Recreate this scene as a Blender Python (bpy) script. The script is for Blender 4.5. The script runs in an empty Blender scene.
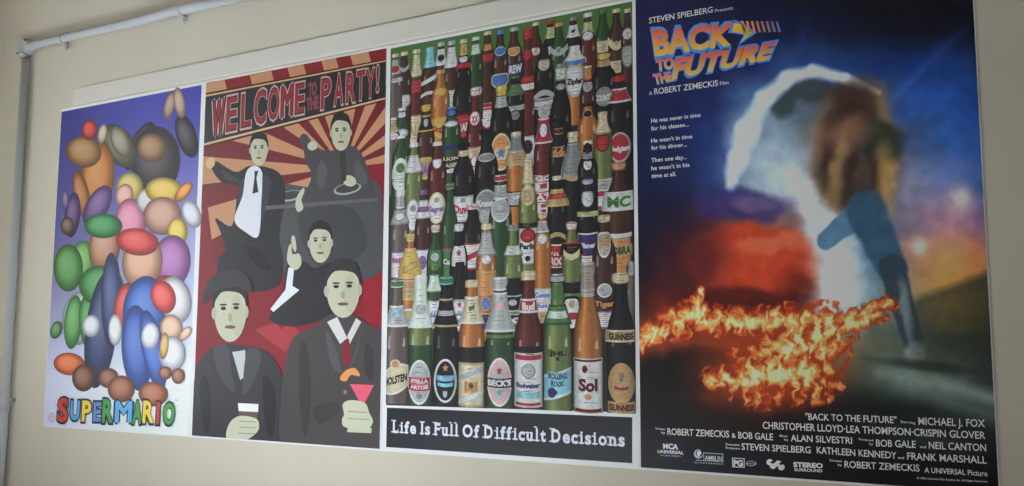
import bpy, bmesh, math, random
from mathutils import Vector, Matrix, noise
from mathutils.geometry import tessellate_polygon

sc = bpy.context.scene
# ------------------------------------------------------------------ camera
Z0 = 2.14                       # height of the posters' top edge above the floor
F_PX = 936.44
CAM = Vector((2.48444, -1.67557, -0.68632 + Z0))
R_RIGHT = Vector((0.867845, 0.496825, 0.003139))
R_DOWN = Vector((-0.051803, 0.096769, -0.993958))
R_FWD = Vector((-0.494127, 0.862439, 0.109718))
cd = bpy.data.cameras.new('camera'); cam = bpy.data.objects.new('camera', cd)
sc.collection.objects.link(cam); sc.camera = cam
m = Matrix.Identity(4)
for i in range(3):
    m[i][0] = R_RIGHT[i]; m[i][1] = -R_DOWN[i]; m[i][2] = -R_FWD[i]; m[i][3] = CAM[i]
cam.matrix_world = m
cd.sensor_fit = 'HORIZONTAL'; cd.sensor_width = 36; cd.lens = F_PX / 1024 * 36
cd.clip_start = 0.02
# ------------------------------------------------------------------ world, lights, exposure
w = bpy.data.worlds.new('world'); sc.world = w; w.use_nodes = True
bg = w.node_tree.nodes['Background']
bg.inputs[0].default_value = (1.0, 0.92, 0.78, 1); bg.inputs[1].default_value = 0.115
def area(name, loc, aim, sx, sy, power, col):
    l = bpy.data.lights.new(name, 'AREA'); l.shape = 'RECTANGLE'; l.size = sx; l.size_y = sy
    l.energy = power; l.color = col
    o = bpy.data.objects.new(name, l); sc.collection.objects.link(o)
    o.location = loc
    o.rotation_euler = (Vector(aim) - Vector(loc)).to_track_quat('-Z', 'Y').to_euler()
    return o
WX, DEP = -0.50, 0.24           # left wall plane and its thickness
WY0, WY1, WZ0, WZ1 = -1.22, -0.62, 1.14, 2.50     # the window opening in it
area('window_daylight', (WX - DEP + 0.01, (WY0 + WY1) / 2, (WZ0 + WZ1) / 2), (1, (WY0 + WY1) / 2, (WZ0 + WZ1) / 2),
     WY1 - WY0, WZ1 - WZ0, 15, (0.88, 0.97, 1.06))
# low sun through the same opening, along the wall, onto the unseen counter added to bounce it up the wall
sl = bpy.data.lights.new('sun', 'SUN'); sl.energy = 88; sl.angle = math.radians(1.0); sl.color = (0.86, 0.97, 1.06)
so = bpy.data.objects.new('sun', sl); sc.collection.objects.link(so)
so.rotation_euler = Vector((math.cos(math.radians(33)), 0, -math.sin(math.radians(33)))).to_track_quat('-Z', 'Y').to_euler()
vs = sc.view_settings
vs.view_transform = 'Standard'; vs.look = 'None'; vs.gamma = 1; vs.use_curve_mapping = False
vs.exposure = 0.0

# ------------------------------------------------------------------ helpers
def lin(c):
    c = c / 255.0
    return c / 12.92 if c <= 0.04045 else ((c + 0.055) / 1.055) ** 2.4
def rgb(c):
    return (lin(c[0]), lin(c[1]), lin(c[2]))
def px(x, y, Y=0.0):
    """point of the picture -> point on the plane Y (world)"""
    d = R_RIGHT * ((x - 512) / F_PX) + R_DOWN * ((y - 243) / F_PX) + R_FWD
    t = (Y - CAM.y) / d.y
    return CAM + d * t
def tag(o, label=None, cat=None, group=None, kind=None):
    for k, v in (('label', label), ('category', cat), ('group', group), ('kind', kind)):
        if v: o[k] = v
    return o
def empty(name, loc):
    o = bpy.data.objects.new(name, None); sc.collection.objects.link(o); o.location = loc
    o.empty_display_size = 0.05
    return o
def link(name, me, mat, parent=None, loc=None):
    o = bpy.data.objects.new(name, me); sc.collection.objects.link(o)
    if mat and not me.materials: me.materials.append(mat)
    if loc is not None: o.location = loc
    if parent: o.parent = parent
    return o
def mat_plain(name, col, rough=0.6, spec=0.5, nscale=None, nstr=0.1, var=0.0, dist=0.002):
    m = bpy.data.materials.new(name); m.use_nodes = True
    nt = m.node_tree; b = nt.nodes['Principled BSDF']
    b.inputs['Roughness'].default_value = rough
    b.inputs['Specular IOR Level'].default_value = spec
    b.inputs['Base Color'].default_value = (*col, 1)
    tc = nt.nodes.new('ShaderNodeTexCoord')
    if var:
        n = nt.nodes.new('ShaderNodeTexNoise'); n.inputs['Scale'].default_value = 2.3; n.inputs['Detail'].default_value = 6
        nt.links.new(tc.outputs['Object'], n.inputs['Vector'])
        r = nt.nodes.new('ShaderNodeValToRGB')
        r.color_ramp.elements[0].position = 0.3; r.color_ramp.elements[1].position = 0.7
        r.color_ramp.elements[0].color = (*[c * (1 - var) for c in col], 1)
        r.color_ramp.elements[1].color = (*[min(1, c * (1 + var)) for c in col], 1)
        nt.links.new(n.outputs['Fac'], r.inputs['Fac']); nt.links.new(r.outputs['Color'], b.inputs['Base Color'])
    if nscale:
        n = nt.nodes.new('ShaderNodeTexNoise'); n.inputs['Scale'].default_value = nscale; n.inputs['Detail'].default_value = 5
        nt.links.new(tc.outputs['Object'], n.inputs['Vector'])
        bp = nt.nodes.new('ShaderNodeBump'); bp.inputs['Strength'].default_value = nstr; bp.inputs['Distance'].default_value = dist
        nt.links.new(n.outputs['Fac'], bp.inputs['Height']); nt.links.new(bp.outputs['Normal'], b.inputs['Normal'])
    return m
def mat_ink(name, rough=0.33, spec=0.5, bump=0.10, grain=0.12, gscale=260):
    """printed glossy paper: the ink colours are the print's own, read from the colour attribute"""
    m = bpy.data.materials.new(name); m.use_nodes = True
    nt = m.node_tree; b = nt.nodes['Principled BSDF']
    a = nt.nodes.new('ShaderNodeVertexColor'); a.layer_name = 'ink'
    b.inputs['Roughness'].default_value = rough
    b.inputs['Specular IOR Level'].default_value = spec
    g = nt.nodes.new('ShaderNodeNewGeometry')
    n = nt.nodes.new('ShaderNodeTexNoise'); n.inputs['Scale'].default_value = gscale; n.inputs['Detail'].default_value = 3
    nt.links.new(g.outputs['Position'], n.inputs['Vector'])
    mx = nt.nodes.new('ShaderNodeMix'); mx.data_type = 'RGBA'; mx.blend_type = 'MULTIPLY'
    mx.inputs['Factor'].default_value = grain                      # faint print grain
    nt.links.new(a.outputs['Color'], mx.inputs[6]); nt.links.new(n.outputs['Fac'], mx.inputs[7])
    nt.links.new(mx.outputs[2], b.inputs['Base Color'])
    n2 = nt.nodes.new('ShaderNodeTexNoise'); n2.inputs['Scale'].default_value = 5.5; n2.inputs['Detail'].default_value = 2
    nt.links.new(g.outputs['Position'], n2.inputs['Vector'])
    bp = nt.nodes.new('ShaderNodeBump'); bp.inputs['Strength'].default_value = bump; bp.inputs['Distance'].default_value = 0.02
    nt.links.new(n2.outputs['Fac'], bp.inputs['Height']); nt.links.new(bp.outputs['Normal'], b.inputs['Normal'])
    return m
def box_mesh(name, lo, hi, bevel=0.0):
    bm = bmesh.new()
    bmesh.ops.create_cube(bm, size=1)
    for v in bm.verts:
        v.co = Vector([lo[i] + (v.co[i] + 0.5) * (hi[i] - lo[i]) for i in range(3)])
    if bevel: bmesh.ops.bevel(bm, geom=bm.edges[:], offset=bevel, segments=3, affect='EDGES', profile=0.6)
    me = bpy.data.meshes.new(name); bm.to_mesh(me); bm.free()
    return me

# ------------------------------------------------------------------ room
M_WALL = mat_plain('cream_wall_paint', (0.62, 0.565, 0.47), 0.85, 0.25, 55, 0.35, 0.045, 0.003)
M_TRIM = mat_plain('white_trim_paint', (0.665, 0.63, 0.575), 0.6, 0.3, 30, 0.15, 0.03)
M_FLOOR = mat_plain('wood_floor_finish', (0.16, 0.11, 0.07), 0.45, 0.5, 12, 0.1, 0.2)
M_PIPE = mat_plain('painted_conduit', (0.47, 0.48, 0.50), 0.55, 0.35, 60, 0.12, 0.05)
M_PAPER = mat_plain('white_poster_paper', (0.80, 0.80, 0.82), 0.38, 0.5, 6, 0.05)
M_DARK = mat_plain('dark_screw_head', (0.03, 0.03, 0.03), 0.5)
CEIL = 2.85
M_CEIL = mat_plain('ceiling_paint', (0.42, 0.38, 0.32), 0.9, 0.2)
tag(link('wall_back', box_mesh('wall_back', (WX - DEP, 0, 0), (4.6, 0.15, CEIL)), M_WALL), kind='structure')
tag(link('floor', box_mesh('floor', (WX - DEP, -4.2, -0.1), (4.6, 0.15, 0)), M_FLOOR), kind='structure')
tag(link('ceiling', box_mesh('ceiling', (WX - DEP, -4.2, CEIL), (4.6, 0.15, CEIL + 0.1)), M_CEIL), kind='structure')
M_BOUNCE = mat_plain('bounce_counter_white', (0.84, 0.84, 0.82), 0.7, 0.1)
tag(link('bounce_counter', box_mesh('bounce_counter', (0.52, -1.25, 0.84), (1.55, -0.30, 0.88), 0.003), M_BOUNCE), kind='structure')  # out-of-view counter, added only to bounce sunlight onto the wall below the posters
# left wall with its window opening
def left_wall():
    bm = bmesh.new()
    y0, y1, z0, z1 = WY0, WY1, WZ0, WZ1
    for lo, hi in (((WX - DEP, -4.2, 0), (WX, y0, CEIL)), ((WX - DEP, y1, 0), (WX, 0, CEIL)),
                   ((WX - DEP, y0, 0), (WX, y1, z0)), ((WX - DEP, y0, z1), (WX, y1, CEIL))):
        r = bmesh.ops.create_cube(bm, size=1)
        for v in r['verts']:
            v.co = Vector([lo[i] + (v.co[i] + 0.5) * (hi[i] - lo[i]) for i in range(3)])
    me = bpy.data.meshes.new('wall_left'); bm.to_mesh(me); bm.free()
    return me
tag(link('wall_left', left_wall(), M_WALL), kind='structure')
tr = box_mesh('trim_1', (0.055, -0.0040, Z0 + 0.0055), (2.95, 0.0, Z0 + 0.054), 0.0016)
tag(link('trim_1', tr, M_TRIM), kind='structure')
bb = box_mesh('baseboard_back', (WX, -0.014, 0.0), (4.6, 0.0, 0.09), 0.003)
tag(link('baseboard_back', bb, M_TRIM), kind='structure')
# ------------------------------------------------------------------ conduit
PD = -0.0165                    # the conduit's axis in front of the wall
def tube(bm, pts, r, seg=20, cap=True):
    pts = [Vector(p) for p in pts]; rings = []
    for i, p in enumerate(pts):
        t = (pts[min(i + 1, len(pts) - 1)] - pts[max(i - 1, 0)]).normalized()
        s = t.cross(Vector((0, 1, 0))).normalized(); u = Vector((0, 1, 0))
        u = s.cross(t).normalized()
        rr = r[i] if isinstance(r, (list, tuple)) else r
        rings.append([bm.verts.new(p + (s * math.cos(a) + u * math.sin(a)) * rr) for a in [2 * math.pi * k / seg for k in range(seg)]])
    for a, b in zip(rings, rings[1:]):
        for k in range(seg):
            f = bm.faces.new((a[k], a[(k + 1) % seg], b[(k + 1) % seg], b[k])); f.smooth = True
    if cap: bm.faces.new(rings[0]); bm.faces.new(rings[-1][::-1])
def disc(bm, c, r, y0, y1, seg=28, rim=0.0012):
    """round boss standing on the wall"""
    prof = [(r, y0), (r, y1 + rim), (r - rim, y1), (0.0001, y1)]
    rings = [[bm.verts.new((c.x + math.cos(2 * math.pi * k / seg) * q, y, c.z + math.sin(2 * math.pi * k / seg) * q)) for k in range(seg)] for q, y in prof]
    for a, b in zip(rings, rings[1:]):
        for k in range(seg):
            f = bm.faces.new((a[k], b[k], b[(k + 1) % seg], a[(k + 1) % seg]))
    bm.faces.new(rings[-1])
def fin(bm, name, mat, parent=None, org=None, smooth=False):
    if org is not None: bmesh.ops.translate(bm, verts=bm.verts[:], vec=-Vector(org))
    bmesh.ops.recalc_face_normals(bm, faces=bm.faces[:])
    if smooth:
        for f in bm.faces: f.smooth = True
    me = bpy.data.meshes.new(name); bm.to_mesh(me); bm.free()
    return link(name, me, mat, parent)
corner = px(24.5, 47, PD)
root = empty('electrical_conduit', (corner.x, 0, corner.z))
tag(root, 'pale painted conduit pipe turning a corner on the cream wall beside the leftmost poster', 'pipe')
ORG = (corner.x, 0, corner.z)
vt = px(26.0, 62, PD); vb = px(2.5, 440, PD)
vdir = (vb - vt).normalized()
bm = bmesh.new(); tube(bm, [vt + Vector((0, 0, 0.01)), vb, vb + vdir * 0.9], 0.0128)
tube(bm, [px(5.5, 402, PD) + Vector((0, 0, 0.020)), px(5.5, 402, PD) - Vector((0, 0, 0.026))], 0.0142)
fin(bm, 'vertical_pipe', M_PIPE, root, ORG)
h0 = px(36, 44.5, PD); h1 = px(68, 37.3, PD); h2 = px(129, 23.3, PD); h3 = px(178, 10.5, PD); h4 = px(235, -1.5, PD)
bm = bmesh.new(); tube(bm, [px(30, 47.5, PD), px(33, 45.8, PD), h0, px(48, 41.5, PD), h1, h2, h3, h4, h4 + (h4 - h3) * 6.0], 0.0124)
d = (h4 - h3).normalized()
tube(bm, [h3 - d * 0.004, h3, h3 + d * 0.30], [0.0126, 0.0136, 0.0136])
fin(bm, 'horizontal_pipe', M_PIPE, root, ORG)
bm = bmesh.new()
disc(bm, corner, 0.0262, -0.0004, -0.0265, 40, 0.006)
tube(bm, [corner + Vector((0.0, 0, -0.018)), corner + Vector((0.0004, 0, -0.034))], [0.0155, 0.0138])
tube(bm, [corner + Vector((0.018, 0, 0.001)), corner + Vector((0.036, 0, 0.003))], [0.0155, 0.0132])
jb = fin(bm, 'junction_box', M_PIPE, root, ORG)
for x, y in ((24.6, 40.0), (16.9, 52.7)):
    bm = bmesh.new(); c = px(x, y, -0.0265)
    disc(bm, c, 0.0028, -0.0180, -0.0268, 16, 0.0005)
    fin(bm, 'screw', M_DARK, jb, ORG)
def clip(cx, cy, ang, full):
    """saddle clip: a band over the pipe with two ears, screw heads and a small hook below"""
    c = px(cx, cy, PD); t = Vector((math.cos(ang), 0, math.sin(ang))); n = Vector((-t.z, 0, t.x))
    bm = bmesh.new(); R = 0.0152; seg = 18; L = 0.007
    prof = [(-R - 0.011, -0.0004), (-R - 0.011, -0.0025), (-R, -0.0025), (-R, PD)]
    prof += [(R * math.sin(a), PD - R * math.cos(a)) for a in [-math.pi / 2 + math.pi * k / seg for k in range(1, seg)]]
    prof += [(R, PD), (R, -0.0025), (R + 0.009, -0.0025), (R + 0.009, -0.0004)]
    rings = [[bm.verts.new((c.x + n.x * a + t.x * s, y, c.z + n.z * a + t.z * s)) for a, y in prof] for s in (-L, L)]
    for k in range(len(prof) - 1):
        bm.faces.new((rings[0][k], rings[0][k + 1], rings[1][k + 1], rings[1][k]))
    bm.faces.new(rings[0]); bm.faces.new(rings[1][::-1])
    if full:
        hk = [c + n * (-R - 0.001) + t * 0.009 + Vector((0, -0.012 - PD, 0))]
        for k in range(9):
            a = -0.9 + 2.2 * k / 8
            hk.append(c + n * (-R - 0.010 - 0.010 * math.sin(a)) + t * (0.0 + 0.012 * math.cos(a)) + Vector((0, -0.008 - PD, 0)))
        tube(bm, hk, 0.0022, 8)
    o = fin(bm, 'saddle_clip', M_PIPE, root, ORG)
    for s in (R + 0.0055, -R - 0.0065):
        bm = bmesh.new(); disc(bm, c + n * s, 0.0026, -0.0004, -0.0042, 12, 0.0006)
        fin(bm, 'screw', M_DARK, o, ORG)
clip(62.5, 38.6, 0.02, True)
clip(180.5, 10.4, 0.0, True)
clip(4.9, 400, math.pi / 2, False)
# ------------------------------------------------------------------ printing engine
XS = [0.0, 0.5963, 1.1970, 1.8023, 2.4036]      # the posters' side edges along the wall
PH = 0.915
def w2(p):
    """picture point -> (X, Z) on the wall"""
    q = px(p[0], p[1]); return (q.x, q.z)
def topx(X, Z):
    v = Vector((X, 0, Z)) - CAM; d = v.dot(R_FWD)
    return (512 + F_PX * v.dot(R_RIGHT) / d, 243 + F_PX * v.dot(R_DOWN) / d)
def sm(pts, n=5):
    """closed smooth curve through the points"""
    out = []; L = len(pts)
    for i in range(L):
        a, b, c, d = (Vector(pts[(i + k - 1) % L]) for k in range(4))
        for k in range(n):
            t = k / n
            out.append(tuple(0.5 * ((2 * b) + (c - a) * t + (2 * a - 5 * b + 4 * c - d) * t * t + (3 * b - a - 3 * c + d) * t ** 3)))
    return out
_txt = {}
def glyphs(s, bold=0.0):
    k = (s, bold)
    if k in _txt: return _txt[k]
    def mesh_of(t):
        cu = bpy.data.curves.new('t', 'FONT'); cu.body = t; cu.size = 1; cu.offset = bold; cu.resolution_u = 3
        o = bpy.data.objects.new('t', cu); sc.collection.objects.link(o)
        dg = bpy.context.evaluated_depsgraph_get(); dg.update()
        me = bpy.data.meshes.new_from_object(o.evaluated_get(dg))
        vs_ = [tuple(v.co[:2]) for v in me.vertices]; fs = [tuple(p.vertices) for p in me.polygons]
        bpy.data.objects.remove(o); bpy.data.curves.remove(cu); bpy.data.meshes.remove(me)
        return vs_, fs
    if '_cap' not in _txt:
        v, _ = mesh_of('H'); _txt['_cap'] = max(p[1] for p in v)
    v, f = mesh_of(s); cap = _txt['_cap']
    x0 = min(p[0] for p in v); x1 = max(p[0] for p in v)
    v = [((p[0] - x0) / (x1 - x0), p[1] / cap) for p in v]
    _txt[k] = (v, f, (x1 - x0) / cap)
    return _txt[k]
class Ink:
    """flat printed shapes of one part, gathered into one mesh"""
    clip = None
    def __init__(s, gain=1.0, y=-0.0013):
        s.v = []; s.f = []; s.c = []; s.gain = gain; s.y = y
    def col(s, c):
        return tuple(min(0.92, max(0.0, x * s.gain)) for x in rgb(c)) + (1.0,)
    def add(s, vs_, fs, cols, dy=0.0):
        b = len(s.v)
        for i, p in enumerate(vs_):
            s.v.append((p[0], s.y - dy, p[1])); s.c.append(cols if isinstance(cols, tuple) else cols[i])
        s.f += [tuple(b + i for i in f) for f in fs]
    def poly(s, pts, c, dy=0.0, pxl=True):
        """pts in picture points (or wall points); c a colour or a function of the picture point"""
        P = [w2(p) for p in pts] if pxl else [tuple(p) for p in pts]
        if s.clip:                                                  # nothing is printed past the sheet's margin
            for ax, lim, sg in ((0, s.clip[0], 1), (0, s.clip[1], -1), (1, s.clip[2], 1), (1, s.clip[3], -1)):
                out = []
                for i in range(len(P)):
                    a, b = P[i - 1], P[i]; ia, ib = (a[ax] - lim) * sg >= 0, (b[ax] - lim) * sg >= 0
                    if ia != ib:
                        t = (lim - a[ax]) / (b[ax] - a[ax]); out.append((a[0] + (b[0] - a[0]) * t, a[1] + (b[1] - a[1]) * t))
                    if ib: out.append(b)
                P = out
            if len(P) < 3: return
        fs = tessellate_polygon([[Vector((a, b, 0)) for a, b in P]])
        if callable(c): cols = [s.col(c(*topx(*p))) for p in P]
        else: cols = s.col(c)
        s.add(P, fs, cols, dy)
    def ring(s, pts, c, wd, dy=0.0, closed=True):
        """outline of width wd (picture points)"""
        n = len(pts)
        for i in range(n if closed else n - 1):
            a = Vector(pts[i]); b = Vector(pts[(i + 1) % n]); d = (b - a)
            if d.length < 1e-6: continue
            d.normalize(); q = Vector((-d.y, d.x)) * wd / 2; e = d * wd * 0.3
            s.poly([tuple(a - e + q), tuple(b + e + q), tuple(b + e - q), tuple(a - e - q)], c, dy)
    def egg(s, cx, cy, rx, ry, c, rot=0, dy=0.0, hl=0.35, dk=0.5, n=28, pw=1.0):
        """rounded printed shape with a light side and a dark rim"""
        ca, sa = math.cos(rot), math.sin(rot); R = [0, .3, .55, .75, .9, 1.0]; vs_, cols = [], []
        for r in R:
            for k in range(n):
                a = 2 * math.pi * k / n
                u, v = math.copysign(abs(math.cos(a)) ** pw, math.cos(a)) * rx * r - rx * .25 * (1 - r), math.copysign(abs(math.sin(a)) ** pw, math.sin(a)) * ry * r - ry * .25 * (1 - r)
                vs_.append(w2((cx + u * ca - v * sa, cy + u * sa + v * ca)))
                t = r ** 1.6
                cc = [min(255, x + (255 - x) * hl * max(0, 1 - t * 1.6)) * (1 - dk * max(0, t - .45) / .55) for x in c]
                cols.append(s.col(cc))
        fs = [(i * n + k, i * n + (k + 1) % n, (i + 1) * n + (k + 1) % n, (i + 1) * n + k) for i in range(len(R) - 1) for k in range(n)]
        s.add(vs_, fs, cols, dy)
    def oval(s, cx, cy, rx, ry, c, dy=0.0, rot=0, n=24, a0=0, a1=360):
        ca, sa = math.cos(rot), math.sin(rot)
        pts = []
        for k in range(n + (a1 - a0 < 360)):
            a = math.radians(a0 + (a1 - a0) * k / n); u, v = math.cos(a) * rx, math.sin(a) * ry
            pts.append((cx + u * ca - v * sa, cy + u * sa + v * ca))
        s.poly(pts, c, dy)
    def text(s, t, p0, p1, h0, h1, c, dy=0.0, bold=0.0, level=False, shear=0.0, c2=None):
        """t on the baseline p0-p1 (picture points), capital height h0 at its start and h1 at its end"""
        if t in ('M', 'W') and bold:                                # thick M and W: slim strokes laid side by side
            e = max(0, bold) * h0 * 1.1
            for n, (ex, ey) in enumerate(((-e, 0), (e, 0), (0, -e), (0, e), (0, 0))):
                s.text(t, (p0[0] + ex + e * .5, p0[1] + ey), (p1[0] + ex - e * .5, p1[1] + ey), h0, h1, c, dy + n * 0.000006, 0.0, level, shear, c2)
            return
        v, f, _ = glyphs(t, bold)
        A, B = w2(p0), w2(p1)
        if level: z = (A[1] + B[1]) / 2; A = (A[0], z); B = (B[0], z)
        HA = w2((p0[0], p0[1] - h0))[1] - w2(p0)[1]; HB = w2((p1[0], p1[1] - h1))[1] - w2(p1)[1]
        vs_, cols = [], []
        for u, q in v:
            h = HA + (HB - HA) * u
            vs_.append((A[0] + (B[0] - A[0]) * u + shear * h * q, A[1] + (B[1] - A[1]) * u + h * q))
            if c2:
                k = min(1, max(0, q)); cols.append(s.col([x * k + y * (1 - k) for x, y in zip(c, c2)]))
        s.add(vs_, f, cols if c2 else s.col(c), dy)
    def build(s, name, mat, parent, label=None):
        o0 = parent; org = Vector((0, 0, 0))
        while o0: org += o0.location; o0 = o0.parent
        me = bpy.data.meshes.new(name)
        me.from_pydata([(a - org.x, b - org.y, c - org.z) for a, b, c in s.v], [], s.f)
        # every face looks out into the room
        me.update()
        bm = bmesh.new(); bm.from_mesh(me)
        bmesh.ops.reverse_faces(bm, faces=[f for f in bm.faces if f.normal.y > 0])
        bm.to_mesh(me); bm.free()
        at = me.color_attributes.new('ink', 'FLOAT_COLOR', 'POINT')
        flat = []
        for c in s.c: flat += c
        at.data.foreach_set('color', flat)
        o = link(name, me, mat, parent)
        if label: o['label'] = label
        return o
def field(ink, X0, X1, Za, Zb, nx, nz, fn, dy=0.0):
    """a sheet of print whose colour is fn(x, y) at every node"""
    vs_, cols = [], []
    for j in range(nz + 1):
        for i in range(nx + 1):
            X = X0 + (X1 - X0) * i / nx; Z = Za + (Zb - Za) * j / nz
            vs_.append((X, Z)); cols.append(ink.col(fn(*topx(X, Z))))
    k = nx + 1
    ink.add(vs_, [(j * k + i, j * k + i + 1, (j + 1) * k + i + 1, (j + 1) * k + i) for j in range(nz) for i in range(nx)], cols, dy)
def mixc(a, b, t):
    return [x + (y - x) * t for x, y in zip(a, b)]
def splat(c, x, y, cx, cy, rx, ry, rot, col, soft, amt=1.0):
    dx, dy = x - cx, y - cy; ca, sa = math.cos(rot), math.sin(rot)
    r = math.hypot((dx * ca + dy * sa) / rx, (-dx * sa + dy * ca) / ry)
    t = (1 + soft - r) / (2 * soft)
    if t <= 0: return c
    t = min(1, t); t = t * t * (3 - 2 * t) * amt
    return mixc(c, col, t)
def poster(i, label):
    o = empty('poster', ((XS[i] + XS[i + 1]) / 2, 0, Z0 - PH))
    tag(o, label, 'poster', 'posters in a row on the cream wall')
    me = box_mesh('paper_sheet', (XS[i] + 0.0003, -0.0012, Z0 - PH), (XS[i + 1] - 0.0003, -0.0003, Z0))
    me.transform(Matrix.Translation(-o.location))
    link('paper_sheet', me, M_PAPER, o)
    return o
M_INK = mat_ink('poster_ink', 0.42, 0.30)
L1, L2, L3, L4, L5 = 0.00008, 0.00016, 0.00024, 0.00032, 0.00040
# ------------------------------------------------------------------ poster 1: violet to white, heap of coloured balloon shapes
P = poster(0, 'violet and white poster with multicoloured title letters along its foot, beside the conduit pipe')
G1 = 1.38
ik = Ink(G1)
def bg1(x, y):
    X, Z = w2((x, y)); t = (Z0 - Z) / PH; u = X / 0.6
    top = mixc((52, 52, 120), (58, 58, 150), min(1, u * 1.6))
    mid = mixc((92, 90, 135), (150, 150, 190), u)
    bot = mixc((188, 190, 214), (215, 222, 242), u)
    if t < 0.45: c = mixc(top, mid, (t / 0.45) ** 1.6)
    else: c = mixc(mid, bot, min(1, (t - 0.45) / 0.4))
    return c
field(ik, XS[0] + 0.002, XS[1] - 0.011, Z0 - PH + 0.002, Z0 - 0.007, 40, 60, bg1)
ik.build('printed_background', M_INK, P)
EG = [  # x, y, rx, ry, rot, colour: the heap from back to front
    (140, 146, 9, 24, 0.5, (44, 36, 42)), (187, 136, 9, 20, -0.3, (48, 38, 42)), (156, 160, 22, 30, 0.0, (52, 42, 44)),
    (170, 106, 5, 13, 0.25, (150, 122, 108)), (180, 103, 5, 14, -0.15, (165, 135, 118)), (152, 148, 13, 13, 0, (140, 98, 66)),
    (120, 146, 13, 21, -0.5, (84, 88, 62)), (121, 142, 8, 15, -0.4, (128, 120, 98)), (98, 178, 15, 33, 0.1, (176, 104, 44)),
    (84, 152, 16, 14, 0.2, (150, 108, 66)), (90, 130, 7, 9, 0.1, (178, 48, 40)), (103, 134, 4, 9, 0.2, (182, 162, 130)),
    (82, 195, 7, 22, -0.2, (150, 90, 44)), (98, 206, 10, 20, 0.5, (94, 66, 120)), (73, 215, 7, 20, 0.1, (72, 52, 96)),
    (66, 200, 3, 9, 0, (112, 84, 130)), (68, 226, 6, 8, 0, (98, 70, 58)),
    (130, 188, 12, 14, 0.1, (188, 170, 84)), (125, 196, 8, 11, 0.2, (206, 150, 134)), (131, 222, 14, 21, 0.0, (198, 116, 146)),
    (146, 201, 8, 11, 0.1, (186, 178, 180)),
    (165, 191, 17, 12, 0.1, (200, 166, 62)), (163, 216, 17, 17, 0.1, (176, 130, 112)), (192, 214, 8, 13, -0.4, (196, 194, 202)),
    (184, 192, 5, 11, 0.7, (204, 130, 48)), (178, 232, 9, 13, 0, (204, 172, 66)), (172, 262, 17, 24, 0.1, (150, 92, 152)),
    (83, 262, 11, 19, 0.1, (96, 152, 76)), (69, 268, 13, 21, 0.0, (74, 130, 62)), (80, 318, 15, 24, 0.1, (190, 196, 196)),
    (74, 322, 8, 24, 0.1, (80, 142, 72)), (92, 324, 11, 27, -0.1, (76, 140, 70)), (70, 364, 14, 10, 0.1, (200, 94, 48)),
    (105, 246, 14, 24, 0.1, (168, 118, 92)), (104, 226, 17, 11, 0.0, (52, 124, 66)), (102, 286, 20, 18, 0.2, (58, 128, 62)),
    (102, 330, 14, 52, 0.12, (40, 50, 92)), (84, 378, 10, 12, 0, (110, 66, 48)), (112, 300, 9, 42, 0.0, (46, 56, 104)),
    (92, 326, 8, 10, 0.1, (196, 198, 206)), (109, 378, 9, 9, 0.1, (120, 72, 50)),
    (143, 262, 18, 25, 0.1, (196, 144, 116)), (138, 242, 19, 12, 0.15, (196, 58, 52)), (125, 306, 9, 21, 0.2, (190, 60, 54)),
    (168, 300, 19, 22, -0.2, (198, 56, 56)), (146, 312, 20, 32, 0.05, (56, 90, 172)), (138, 348, 14, 38, -0.05, (50, 84, 166)),
    (154, 350, 10, 36, -0.2, (56, 90, 178)), (116, 330, 6, 14, 0, (214, 214, 226)),
    (122, 389, 12, 12, 0.2, (140, 78, 52)), (154, 394, 13, 11, 0.1, (156, 86, 56)),
    (176, 300, 14, 21, -0.2, (208, 204, 208)), (164, 297, 11, 15, -0.3, (204, 66, 62)), (151, 336, 8, 12, 0.1, (216, 216, 228)),
    (172, 328, 10, 12, 0, (212, 168, 140)), (173, 354, 12, 16, 0, (206, 204, 214)), (165, 346, 4, 12, 0.1, (196, 160, 84)),
    (166, 373, 6, 6, 0, (136, 84, 62)), (179, 376, 6, 7, 0, (136, 84, 62)),
    (186, 334, 4, 8, 0.7, (206, 166, 140)), (57, 330, 5, 8, 0.3, (70, 122, 66))]
for n, (x, y, rx, ry, rot, c) in enumerate(EG):
    k = Ink(G1, -0.0013 - L1 * (1 + n * 0.3)); k.egg(x, y, rx * 1.13, ry * 1.13, c, rot, 0, 0.22, 0.45)
    k.build('printed_balloon', M_INK, P)
YT = L1 * 24
LT = [('S', 57.5, 420.5, 11.5, 24, (190, 50, 44)), ('U', 70.5, 419, 10, 20, (70, 150, 214)), ('P', 82, 420.5, 10, 21.5, (226, 196, 52)),
      ('E', 93.5, 420.5, 8.5, 20, (84, 134, 196)), ('R', 102.5, 421.5, 11.5, 24, (62, 150, 70)), ('M', 115.5, 421.5, 17, 22.5, (84, 168, 222)),
      ('A', 132.5, 422.5, 10, 23, (66, 152, 72)), ('R', 143, 422, 12, 23, (228, 196, 54)), ('I', 156.5, 423, 4, 22.5, (196, 52, 52)), ('O', 163.5, 423.5, 12, 22, (62, 160, 64))]
for ch, x, y, wd, h, c in LT:
    k = Ink(G1 * 0.85, -0.0013 - YT)
    k.text(ch, (x - 0.6, y + 0.7), (x + wd + 0.6, y + 0.9), h + 1.4, h + 1.4, (26, 34, 44), 0, 0.085)
    k.text(ch, (x + 0.5, y), (x + wd - 0.3, y + 0.2), h, h, c, L1, 0.035)
    k.build('title_letter', M_INK, P)
k = Ink(G1, -0.0013 - L1); k.text('TM', (174.6, 401), (178.4, 401.2), 1.8, 1.8, (110, 110, 125)); k.build('trademark_sign', M_INK, P)
k = Ink(G1, -0.0013 - L1)
k.ring([(52.3 + 3.2 * math.cos(a / 10 * 6.283), 417.4 + 4.4 * math.sin(a / 10 * 6.283)) for a in range(10)], (130, 132, 140), 0.8)
k.oval(52.3, 417.4, 1.9, 2.8, (168, 168, 176))
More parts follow.
